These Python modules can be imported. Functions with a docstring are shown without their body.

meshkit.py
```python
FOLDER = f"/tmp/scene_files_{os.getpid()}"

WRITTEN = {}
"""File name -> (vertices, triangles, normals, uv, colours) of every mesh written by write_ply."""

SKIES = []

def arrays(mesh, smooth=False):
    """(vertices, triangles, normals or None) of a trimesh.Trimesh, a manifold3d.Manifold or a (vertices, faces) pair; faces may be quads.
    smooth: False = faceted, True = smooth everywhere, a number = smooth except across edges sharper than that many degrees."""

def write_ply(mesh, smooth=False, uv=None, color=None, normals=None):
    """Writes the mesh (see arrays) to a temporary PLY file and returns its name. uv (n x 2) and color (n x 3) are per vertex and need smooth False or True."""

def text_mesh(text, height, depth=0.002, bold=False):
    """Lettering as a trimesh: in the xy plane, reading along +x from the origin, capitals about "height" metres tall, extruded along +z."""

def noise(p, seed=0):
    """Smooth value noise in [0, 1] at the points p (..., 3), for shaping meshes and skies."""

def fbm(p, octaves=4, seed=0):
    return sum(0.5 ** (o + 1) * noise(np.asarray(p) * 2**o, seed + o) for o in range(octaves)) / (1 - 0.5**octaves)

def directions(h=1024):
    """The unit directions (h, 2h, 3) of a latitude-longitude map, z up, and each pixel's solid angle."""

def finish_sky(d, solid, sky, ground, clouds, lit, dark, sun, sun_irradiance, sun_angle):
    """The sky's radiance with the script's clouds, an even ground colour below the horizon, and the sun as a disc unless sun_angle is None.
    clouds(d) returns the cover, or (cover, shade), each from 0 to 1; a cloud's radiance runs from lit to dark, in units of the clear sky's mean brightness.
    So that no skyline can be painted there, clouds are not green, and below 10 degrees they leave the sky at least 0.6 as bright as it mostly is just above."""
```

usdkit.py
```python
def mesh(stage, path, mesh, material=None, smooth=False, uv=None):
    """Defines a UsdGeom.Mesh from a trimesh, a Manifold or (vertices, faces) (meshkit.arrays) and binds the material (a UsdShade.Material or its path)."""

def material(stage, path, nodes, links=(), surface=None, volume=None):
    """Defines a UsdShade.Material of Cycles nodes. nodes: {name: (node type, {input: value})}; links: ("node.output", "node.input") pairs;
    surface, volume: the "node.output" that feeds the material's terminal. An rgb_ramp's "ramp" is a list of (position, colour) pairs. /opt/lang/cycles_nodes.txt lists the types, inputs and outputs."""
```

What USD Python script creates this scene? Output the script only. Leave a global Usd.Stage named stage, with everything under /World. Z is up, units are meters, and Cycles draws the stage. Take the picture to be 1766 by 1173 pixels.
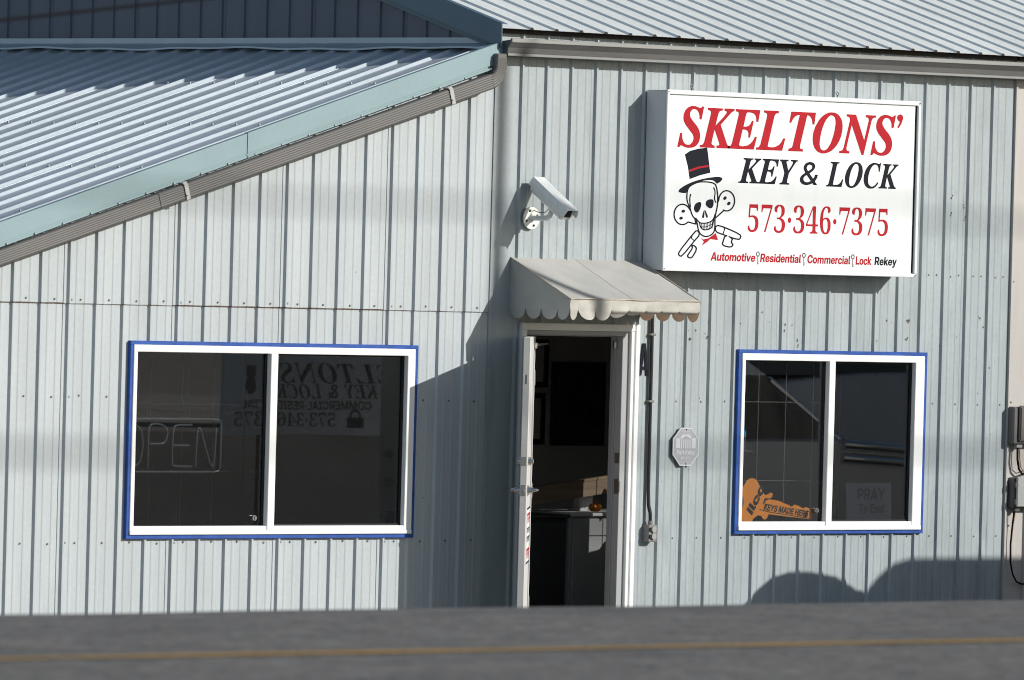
import math, random
import numpy as np, trimesh
import shapely.geometry as sg
from shapely import affinity
from shapely.ops import unary_union
from pxr import Usd, UsdGeom, UsdLux, UsdShade, Sdf, Gf, Vt
import usdkit

random.seed(7); rng = np.random.default_rng(7)
stage = Usd.Stage.CreateInMemory()
UsdGeom.SetStageUpAxis(stage, 'Z'); UsdGeom.SetStageMetersPerUnit(stage, 1.0)
UsdGeom.Xform.Define(stage, '/World'); UsdGeom.Scope.Define(stage, '/World/Looks')

# ------------------------------------------------------------------ camera, sky, sun
# world: x runs right along the front wall, y goes into the building (wall face y = 0), z up (shop floor z = 0)
CAM = np.array([-36.71978, -38.81207, 2.50873]); YAW, PIT, ROL, FPX = 0.76073, 0.00957, 0.0270, 13936.5
F = np.array([math.sin(YAW)*math.cos(PIT), math.cos(YAW)*math.cos(PIT), -math.sin(PIT)])
R0 = np.array([math.cos(YAW), -math.sin(YAW), 0.0]); U0 = np.cross(R0, F)
R1 = math.cos(ROL)*R0 + math.sin(ROL)*U0; U1 = math.cos(ROL)*U0 - math.sin(ROL)*R0
cam = UsdGeom.Camera.Define(stage, '/World/camera')
cam.AddTransformOp().Set(Gf.Matrix4d(*R1, 0, *U1, 0, *(-F), 0, *CAM, 1))
cam.CreateHorizontalApertureAttr(36.0); cam.CreateVerticalApertureAttr(36.0*680/1024)
cam.CreateFocalLengthAttr(FPX*36/1766); cam.CreateClippingRangeAttr(Gf.Vec2f(0.5, 5000))
cam.CreateFStopAttr(5.2); cam.CreateFocusDistanceAttr(54.5)
EXPOSURE = 0.0
cam.CreateExposureAttr(EXPOSURE)
SUN = np.array([0.66, -1.0, 0.555]); SUN /= np.linalg.norm(SUN)
sun = UsdLux.DistantLight.Define(stage, '/World/sun_light')
sun.CreateIntensityAttr(1.2); sun.CreateAngleAttr(0.5); sun.CreateNormalizeAttr(True); sun.CreateColorAttr(Gf.Vec3f(1.0, 0.965, 0.92))
zx = np.cross([0, 0, 1.0], SUN); zx /= np.linalg.norm(zx); zy = np.cross(SUN, zx)
sun.AddTransformOp().Set(Gf.Matrix4d(*zx, 0, *zy, 0, *SUN, 0, 0, 0, 0, 1))
usdkit.material(stage, '/World/Looks/sky_look', {
    'sky': ('sky_texture', {'sky_type': 'single_scattering', 'sun_disc': False, 'sun_elevation': float(math.asin(SUN[2])), 'sun_rotation': float(math.atan2(SUN[0], SUN[1])), 'aerosol_density': 1.0}),
    'bg': ('background_shader', {'strength': 0.086})}, [('sky.color', 'bg.color')], surface='bg.background')
dome = UsdLux.DomeLight.Define(stage, '/World/sky')
UsdShade.MaterialBindingAPI.Apply(dome.GetPrim()).Bind(UsdShade.Material.Get(stage, '/World/Looks/sky_look'))
dome.GetPrim().SetCustomDataByKey('kind', 'structure')

# ------------------------------------------------------------------ materials
LK = '/World/Looks/'
def look(name, col, rough=0.5, spec=0.4, metal=0.0, var=0.12, scale=(3, 3, 3), fine=0.05, fscale=60, bump=0.0, bscale=80, rnd=0.0, second=None, sec_amt=0.0, sec_scale=(2, 2, 2), trans=0.0):
    col = np.array(col, float)
    n = {'g': ('geometry', {}), 'm': ('mapping', {'scale': scale}), 'n': ('noise_texture', {'scale': 1.0, 'detail': 5.0, 'roughness': 0.6}),
         'r': ('rgb_ramp', {'ramp': [(0.3, col*(1-var)), (0.5, col), (0.7, np.minimum(col*(1+var), 1))]}),
         'f': ('noise_texture', {'scale': float(fscale), 'detail': 2.0}), 'fr': ('rgb_ramp', {'ramp': [(0.3, [1-fine]*3), (0.7, [1+fine]*3)]}),
         'x': ('mix', {'mix_type': 'multiply', 'fac': 1.0}), 'p': ('principled_bsdf', {'roughness': rough, 'specular_ior_level': spec, 'metallic': metal})}
    l = [('g.position', 'm.vector'), ('m.vector', 'n.vector'), ('n.fac', 'r.fac'), ('g.position', 'f.vector'), ('f.fac', 'fr.fac'), ('r.color', 'x.color1'), ('fr.color', 'x.color2')]
    out = 'x.color'
    if rnd:
        n['oi'] = ('object_info', {}); n['orr'] = ('rgb_ramp', {'ramp': [(0, [1-rnd]*3), (1, [1+rnd]*3)]}); n['x2'] = ('mix', {'mix_type': 'multiply', 'fac': 1.0})
        l += [('oi.random', 'orr.fac'), (out, 'x2.color1'), ('orr.color', 'x2.color2')]; out = 'x2.color'
    if second is not None:
        n['m2'] = ('mapping', {'scale': sec_scale, 'location': (3.1, 7.7, 1.3)}); n['n2'] = ('noise_texture', {'scale': 1.0, 'detail': 6.0, 'roughness': 0.65})
        n['r2'] = ('rgb_ramp', {'ramp': [(0.5, [0]*3), (0.72, [sec_amt]*3)]}); n['x3'] = ('mix', {'mix_type': 'mix', 'color2': second})
        l += [('g.position', 'm2.vector'), ('m2.vector', 'n2.vector'), ('n2.fac', 'r2.fac'), ('r2.color', 'x3.fac'), (out, 'x3.color1')]; out = 'x3.color'
    l.append((out, 'p.base_color'))
    if bump:
        n['bn'] = ('noise_texture', {'scale': float(bscale), 'detail': 3.0}); n['b'] = ('bump', {'distance': bump, 'strength': 1.0})
        l += [('g.position', 'bn.vector'), ('bn.fac', 'b.height'), ('b.normal', 'p.normal')]
    surf = 'p.BSDF'
    if trans:
        n['t'] = ('translucent_bsdf', {}); n['mx'] = ('mix_closure', {'fac': trans}); l += [(out, 't.color'), ('p.BSDF', 'mx.closure1'), ('t.BSDF', 'mx.closure2')]; surf = 'mx.closure'
    return usdkit.material(stage, LK+name, n, l, surface=surf)

def glass(name, tint, ior):
    return usdkit.material(stage, LK+name, {'t': ('transparent_bsdf', {'color': tint}), 'g': ('glossy_bsdf', {'color': (1, 1, 1), 'roughness': 0.004}), 'lw': ('layer_weight', {'blend': 0.5}), 'pw': ('math', {'math_type': 'power', 'value2': 5.0}), 'f': ('math', {'math_type': 'multiply_add', 'value2': 1.0-ior, 'value3': ior}), 'm': ('mix_closure', {}),
        'gp': ('geometry', {}), 'n': ('noise_texture', {'scale': 1.1, 'detail': 1.0}), 'b': ('bump', {'distance': 0.0006, 'strength': 1.0})},
        [('gp.position', 'n.vector'), ('n.fac', 'b.height'), ('b.normal', 'g.normal'), ('lw.facing', 'pw.value1'), ('pw.value', 'f.value1'), ('f.value', 'm.fac'), ('t.BSDF', 'm.closure1'), ('g.BSDF', 'm.closure2')], surface='m.closure')

M = {}
M['white_panel'] = look('white_panel', (0.415, 0.456, 0.466), 0.42, 0.4, var=0.07, scale=(5, 5, 0.7), fine=0.03, fscale=35, bump=0.0022, bscale=2.2, rnd=0.025, second=(0.33, 0.37, 0.375), sec_amt=0.4, sec_scale=(4, 4, 0.9))
M['grey_panel'] = look('grey_panel', (0.345, 0.390, 0.40), 0.40, 0.4, var=0.10, scale=(7, 7, 0.9), fine=0.04, fscale=30, bump=0.0022, bscale=2.2, rnd=0.02, second=(0.24, 0.28, 0.285), sec_amt=0.55, sec_scale=(5, 5, 1.6))
M['beige_panel'] = look('beige_panel', (0.44, 0.42, 0.39), 0.45, 0.4, var=0.07, scale=(6, 6, 0.8), fine=0.03, rnd=0.02)
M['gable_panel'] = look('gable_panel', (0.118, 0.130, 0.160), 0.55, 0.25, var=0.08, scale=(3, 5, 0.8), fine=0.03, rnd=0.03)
M['roof_panel'] = look('roof_panel', (0.57, 0.635, 0.67), 0.42, 0.4, metal=0.40, var=0.07, scale=(2, 5, 2), fine=0.04, fscale=25, bump=0.0006, bscale=4, rnd=0.03, second=(0.47, 0.53, 0.57), sec_amt=0.4, sec_scale=(1.2, 5, 1.2))
M['main_roof_panel'] = look('main_roof_panel', (0.66, 0.69, 0.67), 0.45, 0.3, var=0.06, scale=(5, 2, 2), fine=0.04, fscale=25, bump=0.0006, bscale=4, rnd=0.03, second=(0.56, 0.62, 0.64), sec_amt=0.4, sec_scale=(5, 1.2, 1.2))
M['teal_trim'] = look('teal_trim', (0.225, 0.325, 0.345), 0.4, 0.45, var=0.05, scale=(2, 2, 2), fine=0.02)
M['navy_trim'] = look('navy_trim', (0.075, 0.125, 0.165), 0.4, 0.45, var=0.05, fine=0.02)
M['flashing'] = look('flashing', (0.42, 0.47, 0.50), 0.4, 0.45, var=0.06, fine=0.03)
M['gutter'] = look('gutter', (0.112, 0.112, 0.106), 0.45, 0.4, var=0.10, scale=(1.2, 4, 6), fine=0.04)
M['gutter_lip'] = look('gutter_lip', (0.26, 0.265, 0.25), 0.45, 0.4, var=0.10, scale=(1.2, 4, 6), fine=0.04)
M['pipe'] = look('pipe', (0.130, 0.127, 0.120), 0.55, 0.3, var=0.08, scale=(2, 2, 2), fine=0.03)
M['strap'] = look('strap', (0.40, 0.41, 0.38), 0.4, 0.4)
M['rust'] = look('rust', (0.10, 0.068, 0.052), 0.8, 0.2, var=0.4, scale=(12, 12, 12))
M['drip_dark'] = look('drip_dark', (0.045, 0.034, 0.028), 0.8, 0.2, var=0.4, scale=(12, 12, 12))
M['screw'] = look('screw', (0.16, 0.17, 0.17), 0.4, 0.5, metal=0.3)
M['white_paint'] = look('white_paint', (0.80, 0.81, 0.79), 0.38, 0.4, var=0.03, fine=0.015)
M['door_paint'] = look('door_paint', (0.62, 0.61, 0.59), 0.40, 0.4, var=0.06, scale=(6, 6, 1.5), fine=0.03, second=(0.45, 0.42, 0.38), sec_amt=0.35, sec_scale=(9, 9, 2))
M['shaded_jamb'] = look('shaded_jamb', (0.34, 0.345, 0.345), 0.5, 0.3, var=0.05, scale=(5, 5, 2), fine=0.02)  # greyed so the colour holds the shade of the turned-away jamb side
M['blue_paint'] = look('blue_paint', (0.016, 0.07, 0.30), 0.5, 0.3, var=0.25, scale=(9, 9, 14), fine=0.08, fscale=40)
M['gasket'] = look('gasket', (0.02, 0.02, 0.022), 0.6, 0.3)
M['steel'] = look('steel', (0.62, 0.61, 0.58), 0.25, 0.5, metal=1.0)
M['chrome'] = look('chrome', (0.85, 0.86, 0.87), 0.07, 0.5, metal=1.0, var=0.0, fine=0.0)
M['dark_steel'] = look('dark_steel', (0.13, 0.13, 0.125), 0.4, 0.5, metal=0.6)
M['bronze'] = look('bronze', (0.16, 0.12, 0.09), 0.45, 0.4, metal=0.4)
M['fabric'] = look('fabric', (0.40, 0.398, 0.375), 0.85, 0.15, var=0.07, scale=(4, 4, 4), fine=0.05, fscale=180, bump=0.0012, bscale=9, second=(0.35, 0.345, 0.325), sec_amt=0.5, sec_scale=(2.2, 2.2, 2.2))
M['valance'] = look('valance', (0.46, 0.445, 0.395), 0.85, 0.15, var=0.10, scale=(9, 9, 9), fine=0.05, fscale=180, bump=0.001, bscale=12)
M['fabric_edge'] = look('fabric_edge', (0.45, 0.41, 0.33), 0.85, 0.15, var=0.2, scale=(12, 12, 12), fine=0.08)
M['fabric_glow'] = look('fabric_glow', (0.42, 0.29, 0.20), 0.9, 0.1, var=0.12, scale=(8, 8, 8), trans=0.35)  # right-side cloth: brown glow of sun through it put into the colour
M['sign_face'] = look('sign_face', (0.74, 0.77, 0.765), 0.40, 0.25, var=0.02, scale=(6, 6, 0.8), fine=0.01, second=(0.62, 0.65, 0.64), sec_amt=0.5, sec_scale=(5, 5, 0.6))
M['sign_frame'] = look('sign_frame', (0.74, 0.76, 0.75), 0.40, 0.4, var=0.03, fine=0.02)
M['sign_side'] = look('sign_side', (0.52, 0.55, 0.58), 0.4, 0.4, var=0.05, scale=(8, 8, 1), fine=0.03)
M['print_red'] = look('print_red', (0.40, 0.014, 0.022), 0.6, 0.1, var=0.05)
M['print_black'] = look('print_black', (0.008, 0.010, 0.016), 0.6, 0.1, var=0.1)
M['print_grey'] = look('print_grey', (0.13, 0.14, 0.14), 0.6, 0.1)
M['print_muted'] = look('print_muted', (0.17, 0.155, 0.15), 0.6, 0.1)  # lettering lightened so its mirror image in the pane looks faint
M['print_pale'] = look('print_pale', (0.50, 0.52, 0.54), 0.4, 0.3)
M['plaque'] = look('plaque', (0.34, 0.35, 0.37), 0.35, 0.4, var=0.04)
M['camera_shell'] = look('camera_shell', (0.66, 0.69, 0.68), 0.38, 0.4, var=0.05, scale=(20, 20, 20), fine=0.04)
M['camera_plate'] = look('camera_plate', (0.80, 0.80, 0.74), 0.4, 0.4)
M['rubber'] = look('rubber', (0.02, 0.02, 0.02), 0.6, 0.3)
M['lens'] = look('lens', (0.03, 0.025, 0.025), 0.08, 0.6)
M['conduit'] = look('conduit', (0.028, 0.026, 0.028), 0.55, 0.25, var=0.2, scale=(8, 8, 8))
M['box_brown'] = look('box_brown', (0.11, 0.10, 0.095), 0.5, 0.4)
M['box_grey'] = look('box_grey', (0.30, 0.305, 0.295), 0.5, 0.4, var=0.06)
M['box_taupe'] = look('box_taupe', (0.20, 0.19, 0.175), 0.5, 0.4, var=0.06)
M['wood'] = look('wood', (0.15, 0.105, 0.065), 0.6, 0.3, var=0.25, scale=(2.5, 30, 30), fine=0.08)
M['inside_wall'] = look('inside_wall', (0.62, 0.60, 0.58), 0.9, 0.1, var=0.05)
M['inside_floor'] = look('inside_floor', (0.25, 0.235, 0.22), 0.7, 0.2, var=0.1)
M['cabinet'] = look('cabinet', (0.24, 0.245, 0.245), 0.5, 0.3, var=0.03)
M['countertop'] = look('countertop', (0.42, 0.43, 0.43), 0.4, 0.3)
M['dark_thing'] = look('dark_thing', (0.03, 0.03, 0.03), 0.6, 0.3)
M['picture'] = look('picture', (0.05, 0.05, 0.052), 0.5, 0.3, var=0.5, scale=(14, 14, 14))
M['tube_glass'] = look('tube_glass', (0.36, 0.365, 0.36), 0.2, 0.6)
M['orange'] = look('orange', (0.58, 0.20, 0.03), 0.5, 0.3, var=0.1, scale=(20, 20, 20))
M['key_orange'] = look('key_orange', (0.60, 0.195, 0.006), 0.5, 0.3, var=0.05)
M['paper'] = look('paper', (0.20, 0.21, 0.26), 0.7, 0.1, var=0.02, trans=0.1)  # paper greyed so its colour carries the shade behind the pane
M['cyan'] = look('cyan', (0.03, 0.33, 0.62), 0.4, 0.4)
M['asphalt'] = look('asphalt', (0.145, 0.140, 0.131), 0.9, 0.2, var=0.24, scale=(2.6, 3.5, 1), fine=0.4, fscale=22, bump=0.004, bscale=70, second=(0.098, 0.095, 0.09), sec_amt=0.7, sec_scale=(0.35, 1.3, 1))
M['gravel'] = look('gravel', (0.17, 0.16, 0.145), 0.95, 0.1, var=0.25, scale=(0.6, 0.6, 0.6), fine=0.3, fscale=30, bump=0.01, bscale=35)
M['lane_paint'] = look('lane_paint', (0.33, 0.205, 0.065), 0.85, 0.2, var=0.25, scale=(1.2, 6, 1), fine=0.3, fscale=45, second=(0.15, 0.14, 0.115), sec_amt=1.0, sec_scale=(0.6, 3, 1))
M['car_paint'] = look('car_paint', (0.72, 0.73, 0.74), 0.22, 0.6, metal=0.0, var=0.01, fine=0.0)
M['car_dark'] = look('car_dark', (0.06, 0.065, 0.075), 0.25, 0.6, var=0.02)
M['tyre'] = look('tyre', (0.03, 0.03, 0.03), 0.85, 0.2)
M['tail_red'] = look('tail_red', (0.35, 0.02, 0.02), 0.2, 0.5)
M['cable'] = look('cable', (0.008, 0.008, 0.009), 0.8, 0.1)
M['cable_copper'] = look('cable_copper', (0.30, 0.13, 0.05), 0.5, 0.3)
M['pole_wood'] = look('pole_wood', (0.16, 0.12, 0.085), 0.85, 0.2, var=0.25, scale=(10, 10, 0.6))
M['leaf'] = look('leaf', (0.06, 0.075, 0.03), 0.7, 0.2, var=0.35, scale=(2, 2, 2), rnd=0.3, trans=0.25)
M['bark'] = look('bark', (0.11, 0.085, 0.065), 0.9, 0.1, var=0.3, scale=(9, 9, 1.5))
M['window_glass'] = glass('window_glass', (0.90, 0.91, 0.91), 0.10); M['dim_glass'] = glass('dim_glass', (0.56, 0.575, 0.58), 0.10); M['left_glass'] = glass('left_glass', (0.60, 0.615, 0.62), 0.072)
M['car_glass'] = look('car_glass', (0.03, 0.035, 0.04), 0.05, 0.8)

# ------------------------------------------------------------------ geometry helpers
class MB:
    def __init__(s): s.v, s.f, s.n = [], [], 0
    def add(s, v, f):
        v = np.asarray(v, float); f = np.asarray(f, int)
        if f.shape[1] == 4: f = np.vstack([f[:, [0, 1, 2]], f[:, [0, 2, 3]]])
        s.v.append(v); s.f.append(f + s.n); s.n += len(v); return s
    def tm(s, m): return s.add(m.vertices, m.faces)
    def box(s, x0, x1, y0, y1, z0, z1, c=0.0):
        if c <= 0: m = trimesh.creation.box((x1-x0, y1-y0, z1-z0)); m.apply_translation(((x0+x1)/2, (y0+y1)/2, (z0+z1)/2)); return s.tm(m)
        lo, hi = np.array([x0, y0, z0]), np.array([x1, y1, z1]); c = min(c, 0.45*(hi-lo).min()); P = []
        for k in range(3):
            for sx in (0, 1):
                for sy in (0, 1):
                    for sz in (0, 1):
                        q = np.where([sx, sy, sz], hi-c, lo+c); q[k] = (hi if (sx, sy, sz)[k] else lo)[k]; P.append(q)
        return s.tm(trimesh.Trimesh(P).convex_hull)
    def hull(s, P): return s.tm(trimesh.Trimesh(np.asarray(P, float)).convex_hull)
    def tube(s, pts, r, n=8, caps=True, sx=None):
        pts = np.asarray(pts, float); m = len(pts); T = np.gradient(pts, axis=0); T /= np.linalg.norm(T, axis=1, keepdims=True)
        up = np.array([0, 0, 1.0]) if abs(T[:, 2]).max() < 0.9 else np.array([0.3, 0.9, 0.2]); V = []
        rr = np.broadcast_to(r, m)
        for i in range(m):
            a = np.cross(T[i], up); a /= np.linalg.norm(a); b = np.cross(a, T[i])
            ang = np.arange(n)*2*np.pi/n + (np.pi/4 if n == 4 else 0)
            V.append(pts[i] + rr[i]*(np.cos(ang)[:, None]*a + np.sin(ang)[:, None]*b))
        V = np.vstack(V); f = []
        for i in range(m-1):
            for k in range(n): f.append([i*n+k, i*n+(k+1) % n, (i+1)*n+(k+1) % n, (i+1)*n+k])
        F3 = [[a, b, c] for a, b, c, d in f] + [[a, c, d] for a, b, c, d in f]
        if caps:
            F3 += [[0, k+1, k] for k in range(1, n-1)] + [[(m-1)*n, (m-1)*n+k, (m-1)*n+k+1] for k in range(1, n-1)]
        return s.add(V, F3)
    def sweep(s, sec, pts3, frames):
        """section points (a, b) carried along stations: pts3[i] + a*A[i] + b*B[i]; closed section, capped"""
        n = len(sec); V = np.vstack([p + np.outer([q[0] for q in sec], A) + np.outer([q[1] for q in sec], B) for p, (A, B) in zip(pts3, frames)]); f = []
        for i in range(len(pts3)-1):
            for k in range(n): f += [[i*n+k, i*n+(k+1) % n, (i+1)*n+(k+1) % n], [i*n+k, (i+1)*n+(k+1) % n, (i+1)*n+k]]
        poly = sg.Polygon(sec)
        cv, cf = trimesh.creation.triangulate_polygon(poly, engine='earcut')
        idx = [int(np.argmin([np.hypot(*(np.array(q)-c)) for q in sec])) for c in cv]
        last = (len(pts3)-1)*n
        for t in cf: f += [[idx[t[0]], idx[t[1]], idx[t[2]]], [last+idx[t[2]], last+idx[t[1]], last+idx[t[0]]]]
        return s.add(V, f)
    def plate(s, shape, to3, d):
        """shapely shape in (a, b); to3(a, b, h) -> points; thickness from h = 0 to h = d"""
        for g in getattr(shape, 'geoms', [shape]):
            if g.is_empty or g.area < 1e-9: continue
            m = trimesh.creation.extrude_polygon(g, 1.0, engine='earcut'); v = np.array(m.vertices)
            s.add(to3(v[:, 0], v[:, 1], v[:, 2]*d), m.faces)
        return s

taken = {}
def numbered(parent, name):
    k = taken.get((parent, name), 0); taken[(parent, name)] = k+1
    return name if k == 0 else f'{name}_{k:03d}'
bases = {}
def thing(name, label, cat, base=(0, 0, 0), group=None, kind=None):
    path = '/World/' + numbered('/World', name); x = UsdGeom.Xform.Define(stage, path); x.AddTranslateOp().Set(Gf.Vec3d(*map(float, base)))
    bases[path] = np.array(base, float); tag(x.GetPrim(), label, cat, group, kind); return path
def tag(prim, label=None, cat=None, group=None, kind=None):
    for k, v in (('label', label), ('category', cat), ('group', group), ('kind', kind)):
        if v: prim.SetCustomDataByKey(k, v)
def part(parent, name, mb, mat, smooth=False, label=None, kind=None):
    path = parent + '/' + numbered(parent, name); root = '/World/' + parent.split('/')[2]
    v = np.vstack(mb.v) - bases[root]
    m = usdkit.mesh(stage, path, (v, np.vstack(mb.f)), M[mat], smooth=smooth); tag(m.GetPrim(), label, None, None, kind); return path
def solo(name, mb, mat, label=None, cat=None, smooth=False, group=None, kind=None):
    path = '/World/' + numbered('/World', name)
    v, f = np.vstack(mb.v), np.vstack(mb.f); m = usdkit.mesh(stage, path, (v, f), M[mat], smooth=smooth); tag(m.GetPrim(), label, cat, group, kind); bases[path] = np.zeros(3); return path

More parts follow.
